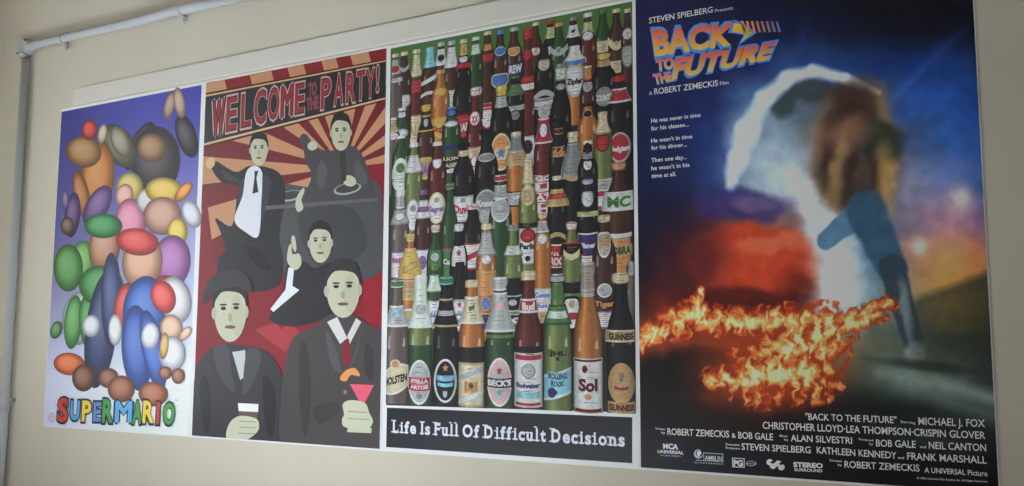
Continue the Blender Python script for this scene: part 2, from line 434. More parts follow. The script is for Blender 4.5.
k.build('printed_seal', M_INK, P)
# ------------------------------------------------------------------ poster 2: sunburst, banner, party guests
P = poster(1, 'red and tan sunburst poster with a black welcome banner above dark-suited party guests')
G2 = 1.4
RED, TAN, DK, SKIN = (104, 31, 37), (176, 127, 95), (44, 42, 46), (174, 172, 150)
cxp, cyp = 343, 168
C0 = w2((cxp, cyp)); X0, X1, ZB, ZT = XS[1] + 0.006, XS[2] - 0.006, Z0 - PH + 0.004, Z0 - 0.004
Ink.clip = (X0, X1, ZB, ZT)
def clipray(a):
    d = (math.cos(a), math.sin(a)); t = 9
    if d[0] > 1e-9: t = min(t, (X1 - C0[0]) / d[0])
    if d[0] < -1e-9: t = min(t, (X0 - C0[0]) / d[0])
    if d[1] > 1e-9: t = min(t, (ZT - C0[1]) / d[1])
    if d[1] < -1e-9: t = min(t, (ZB - C0[1]) / d[1])
    return (C0[0] + d[0] * t, C0[1] + d[1] * t)
k = Ink(G2)
corners = [math.atan2(z - C0[1], x - C0[0]) % (2 * math.pi) for x in (X0, X1) for z in (ZB, ZT)]
edges = [math.radians(a) for a in (0, 9, 18, 28, 37, 47, 56, 66, 76, 90, 104, 114, 122, 131, 139, 148, 156, 164, 171, 180, 188, 199, 212, 222)]
for i in range(len(edges)):
    a, b = edges[i], (edges[i + 1] if i + 1 < len(edges) else 2 * math.pi)
    mids = sorted([a, b] + [c for c in corners if a < c < b])
    k.poly([C0] + [clipray(q) for q in mids], (RED if i % 2 else TAN) if i + 1 < len(edges) else (120, 32, 40), 0, False)
k.poly([w2(q) for q in ((188, 300), (206, 190), (215, 262), (250, 250), (300, 270), (300, 330), (192, 345))], (116, 29, 37), L1, False)
for q, c in ((((190, 330), (206, 322), (222, 345), (214, 372), (192, 352)), (116, 26, 34)), (((255, 330), (286, 352), (300, 332), (286, 318)), (150, 50, 56)),
             (((276, 240), (300, 300), (282, 330), (262, 300)), (118, 28, 36)), (((360, 250), (384, 230), (382, 330), (366, 330)), (132, 30, 40)),
             (((262, 172), (284, 205), (278, 262), (262, 240)), (150, 52, 62))):
    k.poly(q, c, L2 + q[0][0] * 1e-7)
k.build('printed_sunburst', M_INK, P)
k = Ink(G2, -0.0013 - L2)
top = [(206.8, 83.2), (388, 47.8)]; 
def lerp2(a, b, t): return (a[0] + (b[0] - a[0]) * t, a[1] + (b[1] - a[1]) * t)
T0, T1, U0, U1 = (206.9, 83.5), (386.6, 48.4), (206.3, 95.5), (386.4, 61.0)
cuts = [0, .10, .24, .36, .45, .54, .64, .72, .80, .90, 1.0]
for i in range(len(cuts) - 1):
    a, b = cuts[i], cuts[i + 1]
    k.poly([lerp2(T0, T1, a), lerp2(T0, T1, b), lerp2(U0, U1, max(0, min(1, b + 0.02))), lerp2(U0, U1, min(1, a + 0.02 * (a > 0)))], (TAN, (118, 32, 36))[i % 2])
k.poly([(206.3, 93.2), (386.4, 59.0), (386.4, 60.6), (206.2, 95.8)], (66, 28, 26), L1)
k.poly([(206.2, 95.2), (386.4, 60.4), (386.4, 62.0), (206.1, 97.2)], (200, 160, 118), L2)
k.poly([(206.0, 96.8), (386.4, 61.6), (385.8, 97.6), (204.5, 143.5)], (40, 38, 40), L2)
k.poly([(204.5, 143.5), (385.8, 97.6), (385.7, 99.4), (204.3, 145.8)], (190, 160, 128), L3)
k.poly([(204.3, 145.8), (385.7, 99.4), (385.6, 101.0), (204.2, 148.2)], (74, 30, 30), L3)
k.build('printed_banner', M_INK, P)
k = Ink(G2, -0.0013 - L5)
WL = [('W', 212.5, 136.3, 12, 38.5), ('E', 226.2, 131.3, 11, 36.5), ('L', 241.0, 127.6, 10.5, 35.5), ('C', 254.2, 124.2, 12, 35.5), ('O', 268.2, 119.8, 11.2, 33.8),
      ('M', 281.2, 117.4, 12, 34.0), ('E', 295.0, 114.2, 9.6, 32.5), ('P', 321.2, 108.6, 9.8, 32.0), ('A', 334.4, 104.6, 9.0, 31.2), ('R', 346.3, 102.4, 9.6, 31.2),
      ('T', 356.8, 99.6, 8.2, 30.4), ('Y', 366.4, 97.4, 8.2, 29.6), ('!', 376.6, 91.0, 2.6, 26.6)]
for ch, x, y, wd, h in WL:
    dyb = -wd * 0.215
    k.text(ch, (x - 0.7, y + 1.0), (x + wd + 0.7, y + dyb + 1.0), h + 2.0, h + 2.0, (176, 142, 138), 0, 0.05)
    k.text(ch, (x, y), (x + wd, y + dyb), h, h, (40, 32, 34), L1, 0.025)
    k.text(ch, (x + 0.5, y - 0.6), (x + wd - 0.5, y + dyb - 0.6), h - 1.2, h - 1.2, (138, 40, 48), L2, 0.006)
k.text('TO', (308.6, 96.0), (317.0, 94.2), 13, 13, (120, 62, 66), 0, 0.06)
k.text('THE', (306.6, 110.6), (319.0, 107.8), 13, 13, (120, 62, 66), 0, 0.06)
k.build('banner_lettering', M_INK, P)
def guest(parts, z):
    """one printed guest: coat first, then shirt, head, hair, features"""
    k = Ink(G2, -0.0013 - L5 - z * L2)
    for n, (kind, a, c) in enumerate(parts):
        if kind == 'p': k.poly(sm(a), c, n * L1 * 0.4)
        elif kind == 'q': k.poly(a, c, n * L1 * 0.4)
        else: k.oval(*a[:4], c, n * L1 * 0.4, a[4] if len(a) > 4 else 0)
    k.build('printed_guest', M_INK, P)
def face(cx, cy, rx, ry, hair=(40, 36, 36), bald=False):
    o = []
    if not bald: o.append(('o', (cx, cy - ry * .28, rx * 1.12, ry * .86), hair))
    o += [('o', (cx, cy, rx, ry), SKIN), ('o', (cx - rx, cy + ry * .05, rx * .16, ry * .2), (160, 158, 136)), ('o', (cx + rx, cy, rx * .16, ry * .2), (160, 158, 136)),
          ('o', (cx + rx * .45, cy + ry * .1, rx * .42, ry * .7), (164, 164, 140)),
          ('o', (cx - rx * .42, cy - ry * .12, rx * .17, ry * .06), (50, 44, 44)), ('o', (cx + rx * .38, cy - ry * .14, rx * .17, ry * .06), (50, 44, 44)),
          ('o', (cx - rx * .42, cy - ry * .24, rx * .24, ry * .035), (60, 54, 50)), ('o', (cx + rx * .38, cy - ry * .26, rx * .24, ry * .035), (60, 54, 50)),
          ('o', (cx, cy + ry * .18, rx * .13, ry * .15), (146, 142, 120)), ('o', (cx, cy + ry * .5, rx * .34, ry * .06), (112, 70, 66))]
    if not bald: o.append(('p', [(cx - rx * 1.05, cy - ry * .25), (cx - rx * .7, cy - ry * .95), (cx, cy - ry * 1.12), (cx + rx * .8, cy - ry * .95), (cx + rx * 1.05, cy - ry * .3), (cx + rx * .6, cy - ry * .62), (cx - rx * .5, cy - ry * .66)], hair))
    return o
GR = (78, 76, 78)
guest([('p', [(262, 196), (280, 184), (300, 186), (345, 192), (378, 182), (383, 235), (378, 275), (320, 282), (262, 262), (258, 225)], (70, 70, 72)),
       ('p', [(304, 150), (300, 138), (306, 134), (316, 146), (330, 151), (352, 146), (364, 158), (374, 190), (372, 200), (308, 205), (312, 176), (306, 162)], (66, 64, 66)),
       ('o', (313, 146, 5, 4.5, -0.4), SKIN), ('o', (291, 196, 13, 5.2, -0.2), (150, 150, 148)), ('o', (291, 195.3, 11, 4.0, -0.2), (58, 58, 60)),
       ('o', (348, 189, 14, 5.6, -0.2), (150, 150, 148)), ('o', (348, 188.3, 12, 4.4, -0.2), (58, 58, 60)), ('o', (350, 181, 7, 5.5, 0.3), SKIN),
       ('q', [(340, 152), (346, 151), (347, 180), (342, 184)], (52, 50, 52)), ('p', [(322, 160), (328, 172), (322, 190), (317, 176)], (80, 78, 80)), ('p', [(358, 160), (368, 178), (362, 186), (355, 172)], (80, 78, 80)),
       ('q', [(266, 206), (378, 198), (378, 201), (266, 210)], (88, 88, 90)), ('p', [(300, 214), (352, 208), (366, 250), (318, 266)], (60, 60, 62))]
      + face(341.5, 133, 9.5, 18), 0)
guest([('p', [(212, 168), (216, 161), (236, 172), (250, 166), (270, 168), (282, 176), (286, 196), (280, 236), (284, 262), (276, 288), (226, 290), (218, 262), (226, 250), (221, 232), (216, 218), (232, 226), (237, 200), (238, 186), (222, 182)], (40, 38, 42)),
       ('p', [(247, 172), (256, 166), (263, 174), (262, 200), (259, 236), (246, 232), (235, 220), (243, 196)], (196, 196, 204)),
       ('q', [(255, 171), (259, 171), (257, 178), (259, 192), (253, 194), (255, 178)], (38, 38, 44)), ('o', (211, 163, 4.5, 6, 0.4), (196, 158, 118)),
       ('q', [(263, 172), (272, 180), (268, 205), (262, 222)], (54, 52, 58)), ('q', [(246, 174), (240, 184), (238, 206), (242, 198)], (54, 52, 58)), ('p', [(244, 246), (262, 252), (272, 270), (258, 266)], (30, 28, 32)), ('p', [(222, 170), (236, 178), (240, 182), (228, 180)], (54, 52, 56))]
      + face(259.5, 150, 8.5, 16), 1)
guest([('p', [(282, 300), (286, 272), (292, 258), (306, 262), (316, 268), (335, 262), (346, 276), (340, 310), (300, 326), (270, 320)], (42, 40, 44)),
       ('q', [(289, 268), (295, 266), (293, 286), (300, 290), (274, 312), (271, 309), (286, 290)], (198, 200, 206)),
       ('p', [(288, 262), (289, 248), (292, 244), (293, 254), (300, 254), (302, 264), (296, 270)], SKIN), ('p', [(293, 247), (292, 238), (295, 236), (297, 247), (296, 252)], SKIN),
       ('p', [(296, 206), (298, 196), (304, 188), (305, 192), (302, 200), (304, 208), (299, 212)], SKIN)]
      + face(321, 243, 11, 20), 3)
guest([('p', [(193, 436), (195, 380), (202, 358), (222, 344), (244, 346), (268, 352), (282, 372), (285, 400), (288, 443), (240, 440)], (50, 48, 52)),
       ('q', [(233, 352), (246, 350), (246, 376), (241, 380)], (172, 172, 176)),
       ('p', [(214, 350), (228, 346), (232, 372), (236, 392), (222, 380)], (66, 64, 68)), ('p', [(248, 350), (262, 354), (256, 378), (244, 394)], (66, 64, 68)), ('p', [(200, 386), (208, 376), (212, 412), (206, 434)], (38, 36, 40)),
       ('p', [(264, 376), (276, 392), (274, 436), (266, 424)], (38, 36, 40)), ('p', [(204, 304), (207, 288), (218, 278), (236, 274), (248, 280), (250, 290), (236, 288), (214, 296)], (46, 44, 48))]
      + face(231, 312, 16, 30)
      + [('p', [(206, 296), (209, 282), (222, 272), (240, 271), (251, 280), (252, 292), (236, 287), (218, 291)], (52, 48, 52)),
         ('q', [(239, 404), (259.5, 405), (257.5, 424), (241, 423)], (92, 74, 70)), ('q', [(239, 403), (259.5, 404), (259, 412), (239.5, 411)], (220, 216, 206)),
         ('p', [(228, 439), (230, 424), (240, 416), (256, 418), (260, 424), (258, 432), (246, 440)], (178, 178, 156)),
         ('q', [(240, 420.5), (257, 421.5), (257, 422.3), (240, 421.3)], (120, 116, 100)), ('q', [(240, 426.5), (257, 427.5), (257, 428.3), (240, 427.3)], (120, 116, 100)), ('q', [(239, 432.5), (256, 433.5), (256, 434.3), (239, 433.3)], (120, 116, 100))], 5)
guest([('p', [(284, 444), (282, 400), (286, 366), (294, 338), (316, 326), (332, 314), (356, 316), (372, 326), (384, 334), (383, 390), (381.5, 449), (330, 447)], (66, 60, 62)),
       ('q', [(328, 322), (338, 317), (348, 338), (341, 344)], (190, 186, 184)), ('q', [(348, 336), (357, 318), (362, 322), (350, 345)], (186, 182, 180)),
       ('q', [(345, 340), (350, 339), (352, 362), (347, 366), (343, 362)], (120, 34, 42)),
       ('p', [(300, 350), (308, 346), (312, 400), (306, 436), (301, 410)], (54, 50, 52)), ('p', [(366, 344), (374, 352), (374, 380), (366, 372)], (54, 50, 52)),
       ('p', [(326, 330), (336, 346), (342, 372), (332, 364)], (80, 74, 76)), ('p', [(362, 326), (358, 346), (350, 370), (358, 352)], (80, 74, 76)), ('o', (346, 392, 1.8, 2.2), (120, 112, 100)), ('p', [(314, 408), (336, 402), (340, 412), (320, 424)], (56, 52, 54))]
      + face(344, 290, 16.5, 28, (48, 46, 48))
      + [('q', [(351, 384), (375, 385), (363.5, 407)], (206, 84, 104)), ('q', [(362.6, 404), (364.2, 404), (364.4, 418), (362.4, 418)], (180, 176, 176)),
         ('p', [(341, 379), (346, 371), (356, 368), (361, 376), (352, 375), (347, 381)], (206, 134, 78)),
         ('p', [(345, 414), (344, 404), (352, 400), (366, 403), (370, 412), (374, 422), (366, 430), (346, 427), (343, 420)], (180, 180, 158)),
         ('q', [(349, 427), (373, 428), (372, 433), (348, 432)], (178, 178, 156)), ('q', [(349, 411), (368, 412), (368, 412.8), (349, 411.8)], (120, 116, 100)), ('q', [(349, 418), (370, 419), (370, 419.8), (349, 418.8)], (120, 116, 100))], 7)

Ink.clip = None
# ------------------------------------------------------------------ poster 3: wall of beer bottles
M_BOT = mat_ink('bottle_print_ink', 0.42, 0.32, 0.10, 0.45, 170)
P = poster(2, 'green poster crowded with beer bottles above a black strip of white serif words')
G3 = 1.45
PAL = dict(B=(66, 46, 42), D=(38, 36, 38), G=(48, 70, 50), O=(98, 108, 68), A=(152, 98, 58), R=(84, 44, 42), C=(142, 134, 122), K=(92, 80, 78),
           w=(196, 194, 196), s=(158, 160, 160), c=(190, 178, 150), y=(186, 158, 84), g=(72, 108, 70), r=(156, 50, 56), b=(78, 112, 172), t=(124, 182, 196),
           k=(30, 30, 34), o=(184, 130, 84), p=(112, 82, 132), n=(164, 142, 106), e=(186, 200, 186), l=(168, 174, 126), m=(120, 124, 122), v=(58, 48, 92), d=(84, 24, 28), q=(206, 150, 158))
GN = dict(B='brown', D='dark', G='green', O='pale green', A='amber', R='red-brown', C='clear', K='grey-brown')
CN = dict(w='white', s='silver', c='cream', y='yellow', g='green', r='red', b='blue', t='pale blue', k='black', o='orange', p='purple', n='gold', e='pale green', l='lime', m='grey', v='violet', d='dark red', q='pink')
k = Ink(G3)
k.poly([(391.0, 48.8), (632.4, 1.6), (636.3, 412.6), (386.6, 405.2)], (66, 98, 52))
k.poly([(391.2, 92), (632.6, 58), (636.3, 412.6), (386.6, 405.2)], (44, 40, 36), L1)
k.build('printed_backdrop', M_INK, P)
# x, cap top, shoulder, width, glass, cap colour, labels (kind, y0, y1, colour, rim, width factor, text, text colour)
BT = [
 (395.5, 54, 84, 14, 'K', 'c', [('n', 60, 74, 's', 0, 1, '', 0), ('o', 66, 73, 'r', 0, .3, '', 0), ('n', 78, 82, 'w', 0, 1, '', 0)]),
 (404.7, 52, 84, 14, 'B', 'c', [('v', 65, 72, 's', 0, 1, '', 0), ('s', 94, 108, 'w', 'm', .95, '', 0)]),
 (417, 49.5, 88, 15, 'R', 'c', [('n', 53, 77, 'c', 'g', 1, '', 0), ('n', 80, 92, 'r', 0, 1, '', 0), ('r', 114, 142, 'c', 'n', 1.05, 'ALE', 'n')]),
 (430.3, 47.5, 80, 15, 'B', 't', [('n', 48, 67, 't', 0, 1.1, '', 0), ('d', 75, 84, 'w', 'k', 1, '', 0), ('a', 91, 97, 'w', 0, 1, '', 0)]),
 (441.5, 42.5, 76, 14, 'B', 's', [('n', 49, 65, 'w', 0, 1.15, '', 0), ('o', 54, 62, 'k', 's', .4, '', 0), ('n', 69, 83, 's', 'g', .9, '', 0), ('o', 87, 96, 'y', 0, .7, '', 0)]),
 (452, 41, 78, 15, 'B', 's', [('n', 47, 67, 'w', 0, 1.1, '', 0), ('s', 89, 108, 'e', 'n', .9, '', 0)]),
 (464, 39.5, 74, 14, 'B', 'c', [('n', 44, 55, 'y', 0, 1, '', 0), ('s', 56, 63, 'w', 'k', .8, '', 0), ('n', 63, 70, 'r', 0, 1, '', 0), ('s', 79, 87, 'r', 0, .7, '', 0)]),
 (476, 37, 68, 14, 'G', 'w', [('n', 43, 55, 'e', 'g', 1.2, '', 0), ('s', 86, 97, 'w', 'r', 1, '', 0)]),
 (488, 31.5, 62, 15, 'B', 'c', [('n', 44, 50, 'o', 0, .8, '', 0), ('n', 54, 61, 'r', 0, 1.0, '', 0), ('n', 102, 107, 'r', 'w', 1, '', 0), ('s', 107, 128, 'w', 'r', .85, '', 0)]),
 (500.7, 30.5, 64, 15, 'B', 'b', [('o', 46.5, 56, 'b', 't', .62, '', 0), ('s', 73, 88, 'b', 'w', 1.05, '', 0)]),
 (514.4, 27.5, 60, 16, 'B', 's', [('s', 47, 56, 'o', 'c', .75, '', 0), ('r', 62, 74, 'v', 0, 1, 'BREW', 'w')]),
 (536, 22.5, 52, 13, 'B', 'c', [('s', 47, 56, 'w', 'r', .7, '', 0)]),
 (528, 29, 118, 17, 'R', 'r', [('n', 29, 36, 'r', 0, 1.3, '', 0), ('o', 50, 60, 'r', 0, .55, '', 0), ('n', 76, 82, 'r', 0, 1, '', 0), ('n', 83, 89, 'w', 0, 1, '', 0), ('r', 134, 163, 'w', 's', .98, '', 0), ('o', 138, 153, 'k', 'm', .6, '', 0)]),
 (550.8, 21, 50, 14, 'D', 'r', [('n', 27, 38, 'l', 0, 1.15, '', 0), ('n', 46, 54, 'w', 0, 1, '', 0)]),
 (559, 23, 56, 16, 'G', 'o', [('v', 45, 56, 's', 0, 1.05, '', 0), ('o', 47, 54, 'm', 'w', .35, '', 0)]),
 (573.5, 17, 50, 15, 'D', 'm', [('n', 25, 37, 'w', 0, 1.4, '', 0), ('d', 29, 33, 'k', 0, .5, '', 0)]),
 (588, 13, 50, 16, 'R', 'w', [('n', 22, 33, 'l', 0, 1.1, '', 0), ('o', 31, 41, 'w', 'p', .66, '', 0)]),
 (603, 10, 42, 15, 'G', 'g', [('r', 40, 52, 'c', 'n', .95, '', 0)]),
 (616.5, 9, 42, 15, 'B', 'c', [('v', 36, 50, 'c', 0, 1.0, '', 0), ('o', 41, 46, 'n', 0, .25, '', 0), ('r', 60, 72, 'c', 0, 1, '', 0)]),
 (627.5, 9, 42, 12, 'B', 'c', [('o', 28, 40, 'w', 'p', .9, '', 0), ('s', 45, 67, 's', 'm', .9, '', 0)]),
 (544.5, 44, 76, 18, 'D', 'k', [('s', 59, 71, 'c', 'm', .75, '', 0), ('a', 90, 100, 's', 'w', 1, '', 0), ('r', 97, 108, 'm', 's', 1, "MURPHY'S", 'w'), ('s', 106, 118, 's', 0, .6, '', 0)]),
 (575, 46, 64, 17, 'A', 'w', [('n', 46, 64, 'w', 0, 1.6, '', 0), ('n', 60, 64, 'b', 0, 1.3, '', 0), ('s', 64, 97, 'w', 's', 1.0, 'Zipfer', 'k')]),
 (561, 64, 122, 19, 'D', 'm', [('n', 67, 80, 'e', 'm', 1.3, '', 0), ('o', 84, 90, 's', 0, .4, '', 0)]),
 (604, 54, 82, 23, 'D', 'y', [('n', 54, 59, 'y', 0, 1.3, '', 0), ('n', 60, 66, 'n', 0, 1.2, '', 0), ('o', 85, 108, 'm', 'k', .84, 'COUNTY', 'w')]),
 (588, 66, 100, 15, 'B', 'c', [('n', 68, 80, 'o', 'r', 1.1, '', 0), ('s', 82, 92, 's', 0, .7, '', 0)]),
 (441, 70, 102, 17, 'A', 'n', [('o', 88, 96, 'y', 'o', .6, '', 0), ('s', 116, 138, 'y', 'o', .95, 'Singha', 'r')]),
 (464, 68, 100, 19, 'D', 'k', [('s', 112, 139, 'r', 'd', .9, 'DRAFT', 'w')]),
 (501.8, 86, 126, 20, 'D', 'y', [('n', 88, 95, 'y', 0, 1.15, '', 0), ('n', 96, 107, 's', 0, 1, '', 0), ('o', 133, 170, 'o', 'c', .94, 'ALE', 'c'), ('*', 147, 159, 'b', 0, .5, '', 0)]),
 (515.5, 76, 98, 17, 'D', 'g', [('n', 84, 95, 'g', 0, 1, '', 0), ('r', 105, 110, 's', 0, 1, '', 0), ('o', 110, 121, 'm', 'k', .6, '', 0)]),
 (475.5, 88, 140, 16, 'R', 'w', [('n', 90, 96, 'w', 'r', 1.1, '', 0), ('o', 111, 126, 'w', 'r', .64, 'XX', 'r'), ('r', 146, 157, 'c', 'n', .98, '', 0), ('r', 157, 166, 'r', 0, .98, '', 0), ('o', 156, 166, 'w', 'r', .4, '', 0), ('s', 166, 178, 'w', 0, .55, '', 0)]),
 (402.5, 108, 134, 15, 'G', 'w', [('n', 112, 117, 'w', 0, 1, '', 0), ('o', 129, 137, 'w', 's', .8, '', 0)]),
 (393.2, 118, 140, 14, 'K', 'w', [('n', 121, 132, 'n', 'c', 1.2, '', 0), ('o', 133, 140, 'w', 0, .8, '', 0)]),
 (426.6, 105, 142, 16, 'B', 'y', [('n', 105, 111, 'y', 0, 1.25, '', 0), ('n', 115, 131, 'k', 'y', 1.3, '', 0), ('s', 119, 127, 's', 0, .3, '', 0), ('s', 156, 179, 'n', 'y', .85, 'MAC', 'p')]),
 (452, 107, 132, 17, 'G', 'b', [('o', 109, 117, 'b', 'k', .6, '', 0), ('o', 121, 127, 'w', 's', .4, '', 0), ('a', 145, 153, 'v', 'w', 1.05, '', 0), ('r', 155, 160, 'k', 0, .9, 'LION', 'c'), ('r', 161, 167, 'k', 0, .9, 'LAGER', 'c'), ('o', 167, 174, 'w', 'k', .6, '', 0)]),
 (559, 118, 160, 18, 'D', 'k', [('n', 128, 134, 'd', 'n', 1, '', 0), ('r', 146, 156, 'k', 'n', .7, '66', 'o')]),
 (603, 112, 142, 17, 'O', 'c', [('n', 112, 133, 'c', 'n', 1.3, '', 0), ('s', 134, 152, 'r', 'd', .75, '', 0), ('r', 178, 190, 's', 'w', 1.05, '', 0), ('r', 189, 196, 'r', 'w', 1.05, '', 0), ('r', 196, 204, 'w', 0, 1.0, '', 0), ('r', 204, 208, 'r', 'b', .9, '', 0)]),
 (619.5, 76, 116, 23, 'D', 'r', [('n', 76, 81, 'r', 0, 1.2, '', 0), ('n', 88, 102, 'r', 'w', 1.5, '', 0), ('o', 132, 162, 'r', 's', .86, 'Belgian', 'w')]),
 (588, 104, 128, 19, 'A', 'k', [('o', 110, 118, 'k', 'n', .36, '', 0)]),
 (544, 118, 156, 18, 'R', 'r', [('n', 118, 143, 'r', 'w', 1.7, '', 0), ('o', 123, 138, 'w', 'k', .48, '', 0), ('r', 174, 180, 'r', 'w', .9, 'GO', 'w'), ('r', 181, 190, 'r', 'w', .9, 'LI', 'w'), ('r', 191, 200, 'r', 'w', .85, 'AT', 'w'), ('r', 201, 212, 'r', 'w', .7, 'H', 'w')]),
 (487, 130, 172, 21, 'D', 'k', [('o', 153, 162, 'm', 's', .4, '', 0), ('o', 189, 214, 'm', 's', .9, 'Kronen', 'w'), ('s', 207, 224, 's', 'm', .6, '', 0)]),
 (516.5, 132, 164, 18, 'A', 'c', [('n', 135, 152, 'm', 's', 1.2, '', 0), ('n', 152, 165, 'n', 0, 1.2, '', 0), ('r', 190, 205, 's', 'k', .95, '', 0), ('o', 194, 200, 'w', 'm', .6, '', 0)]),
 (401.5, 136, 160, 16, 'G', 'w', [('o', 158, 192, 'e', 'w', .95, '', 0), ('o', 162, 174, 'g', 'e', .6, '', 0), ('n', 178, 181, 'w', 'g', .9, '', 0)]),
 (414.5, 143, 180, 16, 'O', 'w', [('n', 155, 172, 'w', 's', 1.3, '', 0), ('o', 199, 230, 'w', 's', .8, '', 0), ('o', 204, 212, 'm', 'w', .4, '', 0)]),
 (438, 142, 176, 17, 'R', 'w', [('h', 158, 169, 'w', 'p', .68, '', 0), ('o', 192, 223, 'w', 'c', .95, 'Sagres', 'p'), ('o', 196, 203, 'n', 'w', .4, '', 0)]),
 (464, 143, 180, 20, 'D', 'k', [('n', 150, 156, 'c', 'n', 1, '', 0), ('r', 195, 220, 'w', 's', .92, 'Duvel', 'r'), ('o', 197, 203, 'm', 'w', .3, '', 0)]),
 (573.4, 132, 175, 19, 'D', 'c', [('n', 136, 142, 'c', 0, 1.2, '', 0), ('n', 143, 178, 'm', 's', 1.35, '', 0), ('v', 172, 181, 'n', 0, .9, '', 0)]),
 (588, 141, 172, 18, 'D', 'w', [('a', 143, 151, 'k', 'w', .9, '', 0), ('r', 152, 158, 'k', 's', .9, 'BREWS', 's'), ('s', 160, 171, 'w', 'k', .5, '', 0)]),
 (528.5, 158, 210, 17, 'O', 'c', [('n', 158, 184, 'c', 'n', 1.35, '', 0), ('o', 184, 206, 'c', 'n', .72, 'B', 'n'), ('n', 222, 228, 'k', 0, 1, '', 0), ('r', 227, 262, 'w', 's', .95, 'Perlin', 'k'), ('o', 228, 242, 'r', 'd', .8, '', 0), ('o', 254, 261, 'k', 'w', .35, '', 0)]),
 (619, 162, 206, 25, 'B', 'n', [('n', 162, 170, 'n', 'r', 1.35, '', 0), ('n', 191, 210, 'e', 'w', 1.5, 'MC', 'g'), ('r', 232, 236, 'w', 0, .9, '', 0), ('r', 236, 272, 'o', 'n', .8, '', 0), ('r', 243, 254, 'n', 0, .92, 'COBRA', 'G')]),
 (501, 175, 224, 21, 'G', 's', [('n', 175, 181, 'r', 'w', 1.3, '', 0), ('n', 185, 199, 's', 'w', 1.3, '', 0), ('o', 198, 222, 's', 'w', .58, 'Grolsch', 'm')]),
 (557.5, 176, 210, 17, 'D', 'c', [('n', 176, 180, 'c', 0, 1.1, '', 0), ('n', 189, 206, 'n', 'y', 1.7, '', 0), ('n', 192, 200, 'r', 'n', 1.7, '', 0), ('a', 232, 240, 'n', 'k', .9, '', 0), ('r', 243, 266, 'r', 'w', .9, 'KANG', 'w'), ('r', 254, 265, 'r', 0, .8, 'ROO', 'w')]),
 (588, 179, 216, 19, 'D', 'p', [('n', 180, 184, 's', 0, 1.1, '', 0), ('s', 191, 207, 'w', 's', .7, '', 0), ('n', 211, 216, 'l', 0, 1, '', 0), ('r', 232, 256, 'v', 'w', .95, 'Pilsner', 'w'), ('r', 256, 263, 'w', 'r', .95, '', 0)]),
 (401, 190, 236, 17, 'K', 'w', [('n', 195, 208, 's', 'w', 1, '', 0), ('n', 209, 224, 's', 'm', 1.3, '', 0), ('o', 212, 221, 'w', 'm', .3, '', 0), ('r', 250, 277, 'w', 'p', .85, '', 0), ('r', 256, 262, 'q', 0, .8, 'BEER', 'p')]),
 (424, 190, 232, 15, 'B', 'p', [('n', 200, 218, 'w', 's', 1.6, '', 0), ('n', 205, 213, 'p', 'w', 1.7, '', 0), ('r', 248, 276, 'w', 'p', .92, '', 0), ('o', 254, 270, 'p', 'w', .6, '', 0)]),
 (450.5, 183, 232, 15, 'G', 'g', [('n', 184, 189, 'g', 's', 1.1, '', 0), ('r', 247, 276, 'g', 'r', .9, '', 0), ('r', 256, 264, 'g', 0, .8, 'Carls', 'w')]),
 (473, 204, 238, 19, 'D', 'w', [('n', 204, 209, 'q', 'w', 1.5, '', 0), ('r', 242, 268, 'w', 'r', .95, '', 0), ('d', 249, 261, 'r', 'w', .95, '', 0)]),
 (543, 213, 246, 16, 'A', 'c', [('n', 213, 218, 'c', 'y', 1.3, '', 0), ('n', 221, 232, 's', 'w', 1.3, '', 0), ('o', 234, 244, 'w', 's', .6, '', 0), ('r', 287, 311, 'w', 's', .95, '', 0), ('r', 289, 298, 'w', 0, .9, 'Corona', 'b'), ('r', 301, 307, 'w', 0, .6, 'Extra', 'b'), ('o', 311, 322, 'n', 'o', .75, '', 0)]),
 (436, 225, 262, 15, 'G', 'c', [('n', 226, 232, 'c', 'w', 1.3, '', 0), ('r', 248, 268, 'g', 'G', .85, '', 0), ('o', 252, 262, 's', 'g', .6, '', 0)]),
 (459.6, 224, 262, 16, 'D', 'w', [('n', 224, 231, 'w', 's', 1.35, '', 0), ('r', 244, 267, 'w', 'k', .85, '', 0), ('*', 249, 257, 'r', 0, .45, '', 0)]),
 (487, 224, 268, 19, 'A', 'c', [('n', 225, 229, 'c', 0, 1.1, '', 0), ('n', 231, 255, 's', 'm', 1.3, '', 0), ('o', 255, 264, 'w', 's', .5, '', 0), ('r', 270, 294, 'o', 'n', .92, '', 0), ('o', 296, 310, 'b', 'o', .5, '', 0), ('r', 311, 330, 'v', 'n', .9, '', 0)]),
 (513.5, 225, 270, 18, 'O', 'm', [('n', 225, 230, 'm', 's', 1.2, '', 0), ('n', 244, 256, 'e', 'g', 1.4, '', 0), ('r', 277, 294, 'k', 0, 1, '', 0), ('r', 294, 310, 'k', 's', .92, '', 0), ('o', 298, 306, 's', 'k', .5, '', 0), ('r', 312, 322, 'k', 's', .85, 'po', 'w')]),
 (572, 222, 256, 18, 'O', 'w', [('n', 222, 230, 'w', 'r', 1.5, '', 0), ('n', 242, 256, 'k', 'r', 1.5, '', 0), ('v', 249, 260, 'c', 0, .8, '', 0), ('r', 281, 292, 'k', 0, 1, '', 0), ('s', 294, 330, 'w', 'k', .85, '', 0), ('r', 310, 319, 'r', 'w', .85, '', 0), ('o', 299, 308, 'n', 'w', .4, '', 0)]),
 (604.5, 215, 262, 22, 'B', 'n', [('n', 215, 222, 'c', 'n', 1.3, '', 0), ('s', 231, 258, 'n', 'w', .66, '', 0), ('o', 246, 255, 's', 'n', .4, '', 0), ('o', 283, 297, 's', 'w', .6, '', 0), ('r', 298, 306, 'D', 0, .9, 'Tiger', 'o'), ('r', 309, 326, 'w', 'p', .65, '', 0)]),
